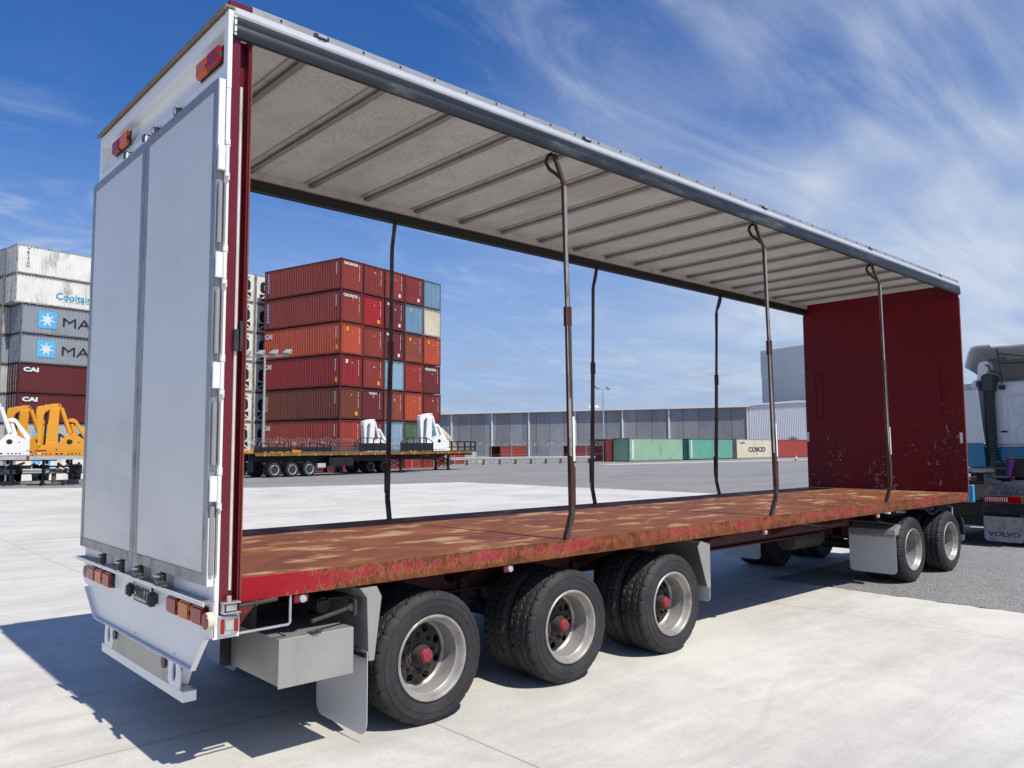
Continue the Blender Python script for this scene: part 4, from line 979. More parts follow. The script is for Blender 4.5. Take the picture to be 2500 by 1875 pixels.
for col, ph in ((srgb(130, 20, 40), 0), (srgb(40, 40, 150), pi)):
    pts = []
    for k in range(90):
        a = k*2*pi/8+ph; zz_ = 1.46-k*.0042; pts.append((17.38+.05*cos(a), 1.1+.05*sin(a)+.001*k, zz_))
    nm = 'coil_red' if ph == 0 else 'coil_blue'
    q = MB(); q.tube(pts, .011, 6); K(q, 'coiled_hose', M(nm, col, .3), 0, True)
q = MB(); q.tube([(17.4, 1.12, 1.09), (17.2, 1.25, 1.12), (16.7, 1.5, 1.13), (15.6, 1.55, 1.12)], .02, 8); K(q, 'air_hose', BPLAS, 0, True)

# ------------------------------------------------------------------ containers
BASE_MESH = {}
CFR = {}
def cont_meshes(Lc, Hc, kind):
    key = (round(Lc, 2), round(Hc, 2), kind)
    if key in BASE_MESH: return BASE_MESH[key]
    Wc = 2.44; d = .045 if kind != 'reefer' else .012; hx, hy = Lc/2, Wc/2
    q = MB(); pw = .28
    def corr(p0, p1, z0, z1, nrm, n, dd):
        p0, p1, nrm = Vector(p0), Vector(p1), Vector(nrm); t = (p1-p0)/n; cur = []
        for k in range(n):
            for f, o in ((.0, 0), (.22, 0), (.36, 1), (.64, 1), (.78, 0)): cur.append(p0+t*(k+f)-nrm*dd*o)
        cur.append(p1)
        lo = [q.b.verts.new((p.x, p.y, z0)) for p in cur]; hi = [q.b.verts.new((p.x, p.y, z1)) for p in cur]
        for k in range(len(cur)-1): q._f((lo[k], lo[k+1], hi[k+1], hi[k]), (0, 1, 2, 3))
    n = int((Lc-.3)/pw); z0, z1 = .16, Hc-.1
    corr((-hx+.12, -hy+.01, 0), (hx-.12, -hy+.01, 0), z0, z1, (0, -1, 0), n, d); corr((-hx+.12, hy-.01, 0), (hx-.12, hy-.01, 0), z0, z1, (0, 1, 0), n, d)
    corr((hx-.015, -hy+.12, 0), (hx-.015, hy-.12, 0), z0, z1, (1, 0, 0), 8 if kind != 'reefer' else 1, d+.03)
    q.box(-hx+.05, hx-.05, -hy+.05, hy-.05, Hc-.07, Hc-.045); q.box(-hx+.05, hx-.05, -hy+.05, hy-.05, .1, .14)
    wall = q.mesh('wall_panels', WHITE)
    q = MB()
    for x in (-hx, hx-.13):
        for y in (-hy, hy-.13):
            q.box(x, x+.13, y, y+.13, .12, Hc-.12)
            for z in (0, Hc-.12): q.box(x-.004, x+.134+.0, y-.004, y+.134, z, z+.12)
    for y in (-hy, hy-.06): q.box(-hx+.134, hx-.134, y, y+.06, .03, .16); q.box(-hx+.134, hx-.134, y, y+.06, Hc-.10, Hc-.02)
    for x in (-hx, hx-.06): q.box(x, x+.06, -hy+.134, hy-.134, .03, .16); q.box(x, x+.06, -hy+.134, hy-.134, Hc-.13, Hc-.02)
    frame = q.mesh('frame', WHITE)
    doors = []
    for s in (-1, 1):
        q = MB(); a, b = sorted((s*.01, s*(hy-.13))); q.box(-hx+.005, -hx+.045, a, b, .17, Hc-.14)
        for k in range(5): z = .3+k*(Hc-.6)/5; q.box(-hx+.0, -hx+.005, a+.05, b-.05, z, z+(Hc-.6)/5-.12)
        dm = q.mesh('door', WHITE); bars = []
        for f in (.3, .75):
            y = s*(hy-.13)*f; r = MB(); r.tube([(-hx-.035, y, .1), (-hx-.035, y, Hc-.08)], .018, 6)
            for z in (.5, Hc*.5, Hc-.5): r.box(-hx-.04, -hx, y-.04, y+.04, z-.03, z+.03)
            if f == .3: r.bar((-hx-.05, y, 1.1), (-hx-.05, y+s*.35, 1.1), .03, .015)
            bars.append(r.mesh('lock_bar', STEEL))
        doors.append((dm, bars))
    ref = None
    if kind == 'reefer':
        q = MB(); q.box(hx-.014, hx+.0, -hy+.134, hy-.134, .17, Hc-.14)
        r = MB()
        oc = [(-.75, 1.2), (-.75, 1.75), (-.55, 2.0), (.55, 2.0), (.75, 1.75), (.75, 1.2), (.55, 1.0), (-.55, 1.0)]
        r.prism([(hx+.001, y, z) for y, z in oc], (.006, 0, 0)); r.box(hx+.001, hx+.007, -.8, .8, .3, .88)
        w_ = MB(); w_.box(hx+.008, hx+.014, -.3, .3, 1.25, 1.75); w_.bar((hx+.012, -.8, .35), (hx+.012, -.05, .85), .006, .12, (0, 1, 0)); w_.bar((hx+.012, .8, .35), (hx+.012, .05, .85), .006, .12, (0, 1, 0))
        ref = (q.mesh('end_panel', WHITE), r.mesh('machinery_bay', BPLAS), w_.mesh('bay_cover', WHITE))
    BASE_MESH[key] = (wall, frame, doors, ref); return BASE_MESH[key]
def cobj(name, me, mat, par):
    o = obj(name, me, par); 
    for sl in o.material_slots: sl.link = 'OBJECT'; sl.material = mat
    return o
CM = {}
def cmat(name, rgb, rust=.5):
    if name not in CM:
        c = srgb(*rgb); CM[name] = (M('container_'+name, c, .55, 0, .10, .8, srgb(88, 46, 32), (.50+.10*(1-rust), .74), .7*rust+.15, 1.0, (1, 1, .3)), M('container_frame_'+name, tuple(x*.45 for x in c[:3]), .6, 0, .15, 2, srgb(80, 44, 32), (.45, .65), .6, 3))
    return CM[name]
PAL = dict(maroon=(138, 56, 48), maroon2=(126, 50, 46), dkmaroon=(110, 44, 46), red=(160, 38, 40), orange=(180, 78, 54), rust=(142, 72, 54), crimson=(142, 40, 44), brown=(116, 60, 46), redbrown=(150, 54, 44), blue=(112, 146, 170), ltblue=(140, 168, 186), cream=(208, 200, 178), green=(82, 108, 82), teal=(70, 138, 140), white=(226, 226, 218), grey=(142, 150, 158), palegreen=(142, 178, 152), seagreen=(98, 162, 142), dkgreen=(24, 74, 66), cai=(96, 36, 38), ltgrey=(176, 178, 172), bred=(158, 64, 54))
def container(loc, rz, Lc, Hc, color, label, group, kind='dry', doors=True, rust=.5):
    r = empty('shipping_container', loc, rz, label, 'container', group); wall, frame, drs, ref = cont_meshes(Lc, Hc, kind); mw, mf = cmat(color, PAL[color], rust)
    cobj('wall_panels', wall, mw, r); cobj('frame', frame, mf, r)
    if doors:
        for dm, bars in drs:
            d = cobj('door', dm, mw, r)
            for b in bars: cobj('lock_bar', b, STEEL, d)
    if ref:
        e_ = cobj('end_panel', ref[0], mw, r); b_ = cobj('machinery_bay', ref[1], MATS['bay_dark'] if 'bay_dark' in MATS else M('bay_dark', (.02, .025, .04), .5), r); cobj('bay_cover', ref[2], mw, b_)
    return r
YEL = M('sticker_yellow', srgb(225, 165, 20), .5); LETW = M('lettering_white', (.72, .72, .7), .5); LETD = M('lettering_navy', srgb(20, 30, 60), .5); LETB = M('lettering_black', (.02, .02, .022), .5); LETT = M('lettering_cyan', srgb(30, 150, 190), .5); SKYB = M('sticker_sky_blue', srgb(88, 180, 226), .5); LETR = M('lettering_rust', srgb(96, 58, 50), .5); NAVY = M('sign_blue', srgb(24, 60, 120), .5)
ORD = ['top', 'second', 'third', 'fourth', 'fifth', 'sixth', 'bottom', 'lowest']; ORC = ['first', 'second', 'third', 'fourth', 'fifth']
# red stack: columns run along e1, containers reach back along e2
PA = at(833.2, 626, 63.2); PB0 = at(1077.5, 683, 72.2); PB = at(1077.5, 687, 73.8); PC = at(647, 667, 69.6)
e1 = Vector((PB.x-PA.x, PB.y-PA.y, 0)).normalized(); e2 = Vector((-e1.y, e1.x, 0)); rzs = math.atan2(-e2.y, -e2.x)
LST = 9.3; HS = (PA.z-PZ)/7; pit = (Vector((PB.x, PB.y))-Vector((PA.x, PA.y))).length/5
rows = [['maroon', 'maroon2', 'maroon', 'maroon2', 'blue'], ['maroon', 'red', 'dkmaroon', 'blue', 'cream'], ['orange', 'maroon', 'dkmaroon', 'rust', 'orange'], ['crimson', 'maroon', 'ltblue', 'redbrown', 'dkmaroon'], ['brown', 'dkmaroon', 'rust', 'orange', 'maroon2'], ['bred', 'maroon2', 'ltblue', 'green', 'teal'], ['maroon', 'brown', 'maroon2', 'redbrown', 'maroon']]
ca = Vector((PA.x, PA.y, 0)); rs = random.Random(11)
hxL = LST/2
for i, row in enumerate(rows):
    for j, col in enumerate(row):
        c = ca+e1*(pit*(j+.5))+e2*(LST/2+rs.uniform(-.02, .05)); c.z = PA.z-(i+1)*HS+.012
        cn = {'ltblue': 'pale blue', 'blue': 'faded blue', 'dkmaroon': 'dark maroon', 'maroon2': 'maroon', 'redbrown': 'red-brown', 'bred': 'red', 'rust': 'rust-orange'}.get(col, col)
        tier = ('top tier' if i == 0 else ORD[i]+(' tier from top' if i < 6 else ' tier'))
        lab = f'{cn} container, {tier}, {ORC[j]} column of the red stack'
        t_ = container(c, rzs+rs.uniform(-.003, .003), LST, HS-.055, col, lab, 'containers in the tall red stack', doors=(i < 0))
        # near end is local +x ; lettering reads left to right along local -y ... (right = +y local)
        R_, U_ = (0, 1, 0), (0, 0, 1); fx = hxL+.004
        if (i, j) in ((0, 0), (1, 0), (3, 4)): text(t_, 'CRONOS', (fx, -.18, HS-.42), R_, U_, 1.55, .24, LETW, .03)
        if (i, j) == (4, 1): text(t_, 'TOUAX', (fx, -.0, HS-.4), R_, U_, .95, .2, LETW, .03)
        if (i, j) in ((1, 2), (2, 2), (5, 1)): text(t_, 'tex', (fx, -.72, HS-.4), R_, U_, .5, .26, LETW, .03)
        q = MB(); yv = .80; z = HS-.35
        for k in range(11 if i != 6 else 0):
            if k == 4: continue
            q.box(fx, fx+.003, yv-.022, yv+.022, z-.10-k*.12, z-.02-k*.12)
        if i != 6: q.build('code_marks', LETW, t_, split=False)
        if rs.random() < .75 and i < 6:
            zz_ = rs.choice((1.75, 1.9)); q = MB(); q.prism([(fx, -.0, zz_), (fx, .13, zz_), (fx, .06, zz_+.16)], (.003, 0, 0)); q.build('warning_sticker', YEL if rs.random() < .6 else LETW, t_)
        if rs.random() < .45 and i < 6:
            q = MB(); q.box(fx, fx+.003, .45, .72, .32, .62) if rs.random() < .6 else q.box(fx, fx+.003, -.62, -.4, 1.9, 2.2)
            q.build('data_plate', YEL if rs.random() < .6 else LETW, t_)
        if j == 0 and i < 6:   # long side: local -y faces the viewer's left
            fy = -1.22-.002; Rs, Us = (1, 0, 0), (0, 0, 1)
            if i in (0, 1):
                q = MB(); q.box(-hxL+.35, -hxL+.68, fy, fy+.012, .3, HS-.35); bl = q.build('name_strip', NAVY, t_)
                for k, ch in enumerate('CRONOS'): text(t_, ch, (-hxL+.515, fy-.002, HS-.62-k*.26), Rs, Us, .2, .19, LETW, .03)
                q = MB(); q.prism([(-hxL+.42, fy-.004, HS-.46), (-hxL+.62, fy-.004, HS-.46), (-hxL+.52, fy-.004, HS-.34)], (0, .003, 0)); q.build('name_mark', LETW, t_)
            if i in (2, 3, 5): text(t_, 'CAI', (-hxL+.62, fy, HS-.62), Rs, Us, .9, .42, LETW, .04)
            if i == 4: text(t_, 'GOLD', (-hxL+.5, fy, HS*.55), (0, 0, -1), (1, 0, 0), 1.2, .26, LETW, .0) if False else text(t_, 'CRONOS', (-hxL+.5, fy, HS*.55), (0, 0, -1), (1, 0, 0), 1.3, .26, LETW, .0)
            q = MB()
            for k in range(7): q.box(hxL-.62, hxL-.5, fy, fy+.003, HS-.5-k*.14, HS-.42-k*.14)
            q.build('code_marks', LETW, t_, split=False)
            if i in (2, 3): q = MB(); q.box(hxL-.6, hxL-.35, fy, fy+.003, .35, .72); q.build('data_plate', YEL, t_)
# white reefers standing behind the stack, machinery ends showing
RB = at(624.5, 669, 69.2)
HR = (RB.z-PZ)/7
for j in range(-2, 2):
    for i in range(7):
        c = Vector((RB.x, RB.y, 0))+e1*((j+.5)*2.52)+e2*(6.1); c.z = RB.z-(i+1)*HR+.01
        nm_ = {-2: 'leftmost', -1: 'second from left', 0: 'third from left', 1: 'rightmost'}[j]
        t_ = container(c, rzs, 12.19, HR-.03, 'white', f'white refrigerated container, {"top tier" if i == 0 else ORD[i]+" tier"}, {nm_} column beside the red stack', 'white refrigerated containers', 'reefer', doors=False, rust=.8)
        if j in (-1, 0): text(t_, ('tex' if i > 2 else 'MA'), (6.11, .45, 2.2), (0, 1, 0), (0, 0, 1), .5, .2, LETB, .02)
# left stack beside the trailer doors: long sides with big lettering
e1 = Vector((PB0.x-PA.x, PB0.y-PA.y, 0)).normalized(); e2 = Vector((-e1.y, e1.x, 0)); rz0 = math.atan2(e1.y, e1.x)
LA = at(42, 593, 69.0); HL = (LA.z-PZ)/8
cols = ['white', 'white', 'grey', 'grey', 'cai', 'cai', 'ltgrey', 'white']; lets = ['TRITON', 'Cooltainer', 'MAERSK', 'MAERSK', 'CAI', 'CAI', 'MAERSK', 'MAERSK']
side2 = ['ltgrey', 'ltgrey', 'ltgrey', 'grey', 'ltgrey', 'grey', 'ltgrey', 'ltgrey']
rcon = random.Random(5)
def star(par, cx_, cz_, fy, s):
    q = MB(); q.prism([(cx_+a*s*.5*1.0, fy, cz_+b*s*.5) for a, b in ((-.88, -1), (.88, -1), (1, -.88), (1, .88), (.88, 1), (-.88, 1), (-1, .88), (-1, -.88))], (0, .006, 0)); b_ = q.build('emblem_panel', SKYB, par)
    pts = []
    for k in range(14):
        a = pi/2+k*pi/7; r = s*(.44 if k % 2 == 0 else .17); pts.append((cx_+r*cos(a), fy-.005, cz_+r*sin(a)))
    q = MB(); q.prism(pts, (0, .0035, 0)); q.build('star', LETW, b_)
for i in range(8):
    for j in range(3):
        ox = (0 if i < 2 else .55) if j == 0 else (-.1 if j == 1 else -.3)
        c = Vector((LA.x, LA.y, 0))+e1*(6.1+ox)+e2*(1.22+j*2.56); c.z = LA.z-(i+1)*HL+.012
        if j == 0:
            lab = [f'clean white container lettered TRITON, on top of the left stack', 'white container with cyan lettering, second tier of the left stack', 'grey container with blue star panel, third tier, left stack', 'grey container with blue star panel, fourth tier, left stack', 'maroon container lettered CAI, fifth tier, left stack', 'maroon container lettered CAI, sixth tier, just above the pale one', 'pale grey container with faded star panel behind orange lifting arms', 'white container at ground level, lowest in the left stack'][i]
            col = cols[i]
        else: lab = f'{"grey" if (side2[i]=="grey") else "pale grey"} container seen by its doors, {"top tier" if i == 0 else ORD[i]+" tier"}, {ORC[j]} column of the left stack'; col = side2[i] if j == 1 else rcon.choice(['ltgrey', 'white', 'grey'])
        if j == 2: lab = lab.replace('grey container', 'toned container') if False else f'container seen by its doors, {"top tier" if i == 0 else ORD[i]+" tier"}, farthest column of the left stack'
        t_ = container(c, rz0, 12.19, HL-.04, col, lab, 'containers in the left stack', doors=True, rust=.35 if col in ('white', 'ltgrey') else .25)
        if j == 0:
            fy = -1.224; Rr, Uu = (1, 0, 0), (0, 0, 1); x0 = -6.1
            if i == 0:
                for k, ch in enumerate('TRITON'): text(t_, ch, (x0+.95, fy, HL-.38-k*.3), Rr, Uu, .24 if ch != 'I' else .06, .22, LETR, .02)
            if i == 1:
                text(t_, 'Cooltainer', (x0+5.3, fy, 1.05), Rr, Uu, 3.9, .62, LETT, .012)
                q = MB(); 
                for k in range(7): q.prism([(x0+3.9+k*.5, fy, .58), (x0+4.1+k*.5, fy, .68), (x0+4.4+k*.5, fy, .58), (x0+4.1+k*.5, fy, .61)], (0, .003, 0))
                q.build('wave_mark', LETT, t_, split=False)
            if i in (2, 3, 6, 7):
                star(t_, x0+2.15, HL*.52, fy, 1.5); text(t_, 'MAERSK', (x0+6.65, fy, HL*.5), Rr, Uu, 6.4, .86, LETB, .0)
            if i in (4, 5):
                text(t_, 'CAI', (x0+1.0, fy-.001, HL-.55), Rr, Uu, 1.35, .52, LETD, .14); text(t_, 'CAI', (x0+1.0, fy-.008, HL-.55), Rr, Uu, 1.25, .4, LETW, .06)
# row of long containers on the far apron
GA = at(1536, 1074, 96.0); GB = at(1667, 1077.5, 104.8)
g1 = Vector((GB.x-GA.x, GB.y-GA.y, 0)).normalized(); g2 = Vector((-g1.y, g1.x, 0)); rzg = math.atan2(g1.y, g1.x)
HG = 2.89
ga = Vector((GA.x, GA.y, 0))
specs = [(0, 'palegreen', 'pale green container with white name strip, nearest of the row on the far apron', 'strip'), (13.6, 'seagreen', 'sea green container with dark green end, second of the far row', 'strip'), (26.9, 'cream', 'cream container lettered COSCO in the far row', 'cosco'), (40.2, 'bred', 'brick red container at the far end of the row, behind the orange cone', '')]
for off, col, lab, mk in specs:
    c = ga+g1*(off+6.1)+g2*1.22; t_ = container(c, rzg+pi, 12.19, HG, col, lab, 'containers in a row on the far apron', doors=False, rust=.55)
    if col == 'seagreen': 
        for ch in t_.children:
            if ch.name.startswith('frame'): ch.material_slots[0].material = cmat('dkgreen', PAL['dkgreen'])[0]
    fy = 1.224; Rr, Uu = (-1, 0, 0), (0, 0, 1)
    if mk == 'strip':
        q = MB(); q.box(5.15, 5.55, fy-.004, fy, .3, HG-.25); s_ = q.build('name_strip', LETW, t_)
        for k, ch in enumerate('UNIGREEN'[::1][:8]): 
            q = MB(); q.box(5.22, 5.48, fy+.0005, fy+.003, HG-.55-k*.28, HG-.45-k*.28+.06) if False else None
        for k, ch in enumerate('DONGFANG'): text(t_, ch, (5.35, fy+.002, HG-.48-k*.28), Rr, Uu, .2, .17, MATS['container_palegreen'] if col == 'palegreen' else MATS['container_seagreen'], .02)
    if mk == 'cosco':
        text(t_, 'COSCO', (-.3, fy+.001, 1.35), Rr, Uu, 5.6, .72, LETD, .035)
        text(t_, 'FLORENS', (4.3, fy+.001, 2.35), Rr, Uu, 1.6, .24, LETD, .01)
        MB().box(-.7, -.1, fy, fy+.003, .62, .92).build('data_plate', MATS['lamp_strip'], t_)
c = ga+g1*(-1.3+6.1)+g2*(1.22+2.62); t_ = container(c, rzg+pi, 12.19, HG-.1, 'dkmaroon', 'dark red container end-on, left of the pale green one', 'containers in a row on the far apron', doors=False)
for (x, y, h, D, lab) in ((1240, 1102, 2.6, 128, 'small faded red container behind the wire fence'), (1418, 1101, 2.6, 132, 'dark red container behind the fence, beside the far containers')):
    p = at(x, y, D); p.z = -0.55; container(p, rzg, 6.06, 2.59, 'maroon' if x < 1300 else 'dkmaroon', lab, None, doors=False)
p = at(1060, 1105, 84); p.z = -1.05; container(p, rzs, 6.06, 2.59, 'bred', 'red container low down beyond the guard rail, left of the gravel heap', None, doors=False)
p = at(1096, 1105, 88); p.z = -1.05; container(p, rzs, 6.06, 2.59, 'ltgrey', 'pale ribbed container low down beside the gravel heap', None, doors=False)
def face(px): d_ = at(px, 1000, 1)-Vector((CX, CY, 0)); return math.atan2(d_.y, d_.x)-pi/2
# ------------------------------------------------------------------ warehouse, shed and tall clad building
def wallmat(name, c1, c2, per, seam=.03, vert=True, vec='x'):
    m, t, p = newmat(name); c = t.nodes.new('ShaderNodeTexCoord'); v = c.outputs['Object']
    sp = t.nodes.new('ShaderNodeSeparateXYZ'); t.links.new(v, sp.inputs[0])
    n = noise(mapping(v, 0, (1, 1, .5), (0, 0, 0), t), .25, 6, .6, .4, t); n2 = noise(v, 1.2, 6, .6, .3, t)
    col = mixc(t, mapr(n, .35, .65, 0, 1, t), c1, c2); col = mixc(t, mapr(n2, .5, .7, 0, .35, t), col, tuple(x*.75 for x in c1[:3]))
    pn = t.nodes.new('ShaderNodeTexWhiteNoise'); pn.noise_dimensions = '1D'; t.links.new(mth('FLOOR', mth('DIVIDE', sp.outputs[0], per, nt=t), nt=t), pn.inputs['W'])
    g_ = t.nodes.new('ShaderNodeVectorMath'); g_.operation = 'SCALE'; t.links.new(col, g_.inputs[0]); t.links.new(mapr(pn.outputs['Value'], 0, 1, .86, 1.1, t, False), g_.inputs['Scale']); col = g_.outputs[0]
    f = mth('ABSOLUTE', mth('SUBTRACT', mth('FRACT', mth('DIVIDE', sp.outputs[0], per, nt=t), nt=t), .5, nt=t), nt=t)
    j = mapr(f, .5-seam, .5-seam*.3, 0, .7, t); col = mixc(t, j, col, (.05, .05, .055))
    t.links.new(col, p.inputs['Base Color']); p.inputs['Roughness'].default_value = .8; return m
WPAN = wallmat('precast_panels', (.25, .25, .265), (.32, .315, .33), 3.05)
CLAD = M('pale_cladding', (.74, .75, .76), .5, .1, .04, .3)
CLAD2 = M('grey_cladding', (.60, .62, .62), .5, .1, .05, .3); ROOFW = M('white_fascia', (.78, .79, .8), .5, 0, .04, .3)
def ribbed(q, p0, p1, z0, z1, n, d=.05, slope=0):
    "vertically ribbed sheet from p0 to p1"
    p0, p1 = Vector(p0), Vector(p1); t = (p1-p0)/n; nn = Vector((t.y, -t.x, 0)).normalized(); cur = []
    for k in range(n):
        for f, o in ((0, 0), (.55, 0), (.65, 1), (.9, 1)): cur.append((p0+t*(k+f)+nn*d*o, (k+f)/n))
    cur.append((p1, 1)); zf = z1 if callable(z1) else (lambda u: z1)
    lo = [q.b.verts.new((p.x, p.y, z0)) for p, u in cur]; hi = [q.b.verts.new((p.x, p.y, zf(u))) for p, u in cur]
    for k in range(len(cur)-1): q._f((lo[k], lo[k+1], hi[k+1], hi[k]), (0, 1, 2, 3))
WA = at(1072, 1011.5, 174)
def hor(px, py): return (at(px, py, 1)-Vector((CX, CY, CZ))).z
D1 = 174*hor(1072, 1011.5)/hor(1826.6, 992.5)
WB = at(1826.6, 992.5, D1); wd_ = Vector((WB.x-WA.x, WB.y-WA.y, 0)); wl = wd_.length; wd_.normalize(); wn = Vector((-wd_.y, wd_.x, 0)); ext = 46
WH = WA.z; org = WB.copy(); org.z = 0
wh = empty('warehouse', org, math.atan2(wd_.y, wd_.x), 'long low grey concrete panel warehouse with white roof edge and downpipes', 'warehouse')
X0 = -(wl+ext)
MB().box(X0, 0, 0, 60, -1.2, WH-.02).build('wall', WPAN, wh)
q = MB(); q.prism([(X0-.4, -.5, WH), (X0-.4, 60.5, WH), (X0-.4, 30, WH+1.2)], (-X0+.8, 0, 0)); q.build('roof', ROOFW, wh)
q = MB(); q.box(X0-.4, .4, -.62, -.51, WH-.10, WH+.42); q.build('fascia', ROOFW, wh)
for S_ in (1103.0, 1201.6, 1291.8, 1405, 1520.4, 1634, 1826):
    # pixel column to distance along the wall
    d_ = at(S_, 1050, 1)-Vector((CX, CY, CZ)); A_ = Vector((CX, CY, 0)); den_ = d_.x*wn.x+d_.y*wn.y; t_ = ((org-A_).dot(wn))/den_
    P_ = A_+Vector((d_.x, d_.y, 0))*t_; u = (P_-org).dot(wd_)
    MB().box(u-.14, u+.14, -.2, -.02, -1, WH-.1).build('downpipe', ROOFW, wh)
MB().box(-wl*.52, -wl*.52+2.2, 8, 10, WH+.8, WH+1.5).build('roof_vent', ROOFW, wh, bevel=.3, seg=2)
# pale shed with a gable to the yard
SHR = at(1948, 982, D1+6); sx = (at(1826.6, 992.5, D1)); 
def onwall(S_):
    d_ = at(S_, 1050, 1)-Vector((CX, CY, CZ)); A_ = Vector((CX, CY, 0)); den_ = d_.x*wn.x+d_.y*wn.y; t_ = ((org-A_).dot(wn))/den_
    return (A_+Vector((d_.x, d_.y, 0))*t_-org).dot(wd_), t_
u1, _ = onwall(1829); u2, t2_ = onwall(1948); u3, t3_ = onwall(1976)
zr_ = CZ+hor(1948, 982.5)*t2_; z1_ = CZ+hor(1829, 991)*_; uu = u2+(u2-u1)
sh = empty('metal_shed', org, math.atan2(wd_.y, wd_.x), 'pale ribbed metal shed with a shallow gable joined to the warehouse', 'shed')
q = MB(); ribbed(q, (u1, -.02, 0), (uu, -.02, 0), -1, lambda u: z1_+(zr_-z1_)*(1-abs(2*u-1)), 56, .07); q.box(u1, uu, .1, 60, -1, z1_-.3); q.build('wall', CLAD, sh)
q = MB(); q.prism([(u1-.05, -.3, z1_+.02), (u2, -.3, zr_+.02), (uu, -.3, z1_+.02), (uu, -.3, z1_+.4), (u2, -.3, zr_+.36), (u1-.05, -.3, z1_+.3)], (0, 62, 0)); q.build('roof', ROOFW, sh)
TA, TBp = at(1857.6, 856.5, 225), at(2010, 833, 206)
TBp.z = TA.z; td = Vector((TBp.x-TA.x, TBp.y-TA.y, 0)); tl_ = td.length; ta = TA.copy(); ta.z = 0
tw = empty('tall_building', ta, math.atan2(td.y, td.x), 'tall windowless ribbed metal building with roof handrail, behind the pale shed', 'building')
q = MB(); ribbed(q, (0, 0, 0), (tl_*1.3, 0, 0), 0, TA.z*.74, 90, .15); q.box(0.1, tl_*1.3, .3, 40, 0, TA.z-.2); q.build('wall', CLAD2, tw)
q = MB(); ribbed(q, (0, -.25, 0), (tl_*1.3, -.25, 0), TA.z*.74+.1, TA.z, 90, .15); q.box(0, tl_*1.3, -.28, -.1, TA.z*.74-.15, TA.z*.74+.09); q.build('upper_wall', CLAD2, tw)
q = MB()
for z in (.6, 1.15): q.box(0, tl_*1.3, -.1, -.04, TA.z+z, TA.z+z+.07)
for k in range(14): q.box(k*tl_*.1, k*tl_*.1+.07, -.1, -.04, TA.z, TA.z+1.15)
q.build('handrail', CLAD, tw, split=False)

# ------------------------------------------------------------------ guard rails and wire fence
ZINC = M('galvanised', (.5, .5, .49), .45, .5, .12, 2, (.3, .29, .27), (.5, .7), .5, 2); POST = M('timber_post', (.10, .085, .07), .85, 0, .3, 2)
def guard_rail(p0, p1, label, sp=2.0, zb=0):
    p0, p1 = Vector(p0+(0,)), Vector(p1+(0,)); d = p1-p0; l = d.length; r = empty('guard_rail', p0, math.atan2(d.y, d.x), label, 'guard rail')
    q = MB(); q.prism([(0, -.0, .50), (0, -.07, .56), (0, -.07, .60), (0, -.02, .645), (0, -.07, .69), (0, -.07, .73), (0, 0, .79), (0, .02, .79), (0, -.04, .73), (0, -.04, .69), (0, .0, .645), (0, -.04, .60), (0, -.04, .56), (0, .02, .50)], (l, 0, 0)); q.build('rail', ZINC, r)
    for k in range(int(l/sp)+1):
        MB().box(k*sp-.09, k*sp+.09, .03, .2, zb, .72).build('post', POST, r)
    q = MB(); q.box(0, l, .22, .4, 0, .14); q.build('kerb', KERBM, r)
    return r
guard_rail((-25, 40.6), (13.5, 44.6), 'galvanised guard rail along the yard edge behind the orange lifting arms')
guard_rail((48.5, 60.5), (67.0, 57.2), 'galvanised guard rail on dark posts in front of the grey warehouse')
guard_rail((43.9, 55.2), (48.3, 60.4), 'short angled guard rail length beside the red container stack')
WIRE = M('razor_wire', (.33, .31, .29), .5, .6, .1, 5)
def fence(pts, label, H=2.0):
    r = empty('wire_fence', Vector(pts[0]+(0,)), 0, label, 'fence'); o = Vector(pts[0]+(0,))
    coil = []; mesh_ = MB(); k_ = 0
    for a, b in zip(pts, pts[1:]):
        a, b = Vector(a+(0,))-o, Vector(b+(0,))-o; d = b-a; l = d.length; d.normalize(); nn = Vector((-d.y, d.x, 0)); n = int(l/3)+1
        for k in range(n+1): MB().tube([a+d*l*k/n, a+d*l*k/n+Vector((0, 0, H+.5))], .03, 6).build('post', ZINC, r)
        for z in (.1, H*.5, H): mesh_.bar(a+Vector((0, 0, z)), b+Vector((0, 0, z)), .012)
        s = 0
        while s < l:
            for q_ in range(8):
                an = q_*2*pi/8; rad = .30+.05*sin(s*7.3); coil.append(a+d*(s+.18*q_/8)+nn*rad*cos(an)+Vector((0, 0, H+.28+.06*sin(s*3.1)+rad*sin(an))))
            s += .2+.06*sin(s*5.1)
    mesh_.build('strand', ZINC, r, split=False)
    MB().tube(coil, .011, 3, False).build('razor_wire', WIRE, r, split=False); return r
fence([(14.2, 50.0), (30, 51.1), (43.3, 53.2)], 'wire fence topped with razor coils in front of the red container stack')
fence([(43.6, 55.0), (49.5, 62.3), (72, 60.3)], 'wire fence topped with razor coils in front of the grey warehouse')

# ------------------------------------------------------------------ floodlight masts
def mast(p, h, label, heads, scale=1.0, face=0.0):
    r = empty('floodlight_mast', p, face, label, 'light mast', None)
    MB().lathe([(.13*scale, 0), (.07*scale, h)], n=12, axis='z').build('pole', ZINC, r, smooth=True)
    MB().lathe([(.3, 0), (.3, .05), (.14, .06)], n=12, axis='z').build('base_plate', ZINC, r)
    w = heads[-1]; MB().box(heads[0]-.1, heads[-1]+.1, -.05, .05, h-.15, h-.05).build('cross_arm', ZINC, r)
    for x in heads:
        q = MB(); q.prism([(x-.24, -.35, h+.12), (x-.24, .22, h+.42), (x-.24, .28, h+.30), (x-.24, .12, h+.0), (x-.24, -.30, h-.02)], (.48, 0, 0)); b_ = q.build('lamp_head', ZINC, r, bevel=.03)
        MB().bar((x, 0, h-.05), (x, .02, h+.1), .06).build('bracket', ZINC, r)
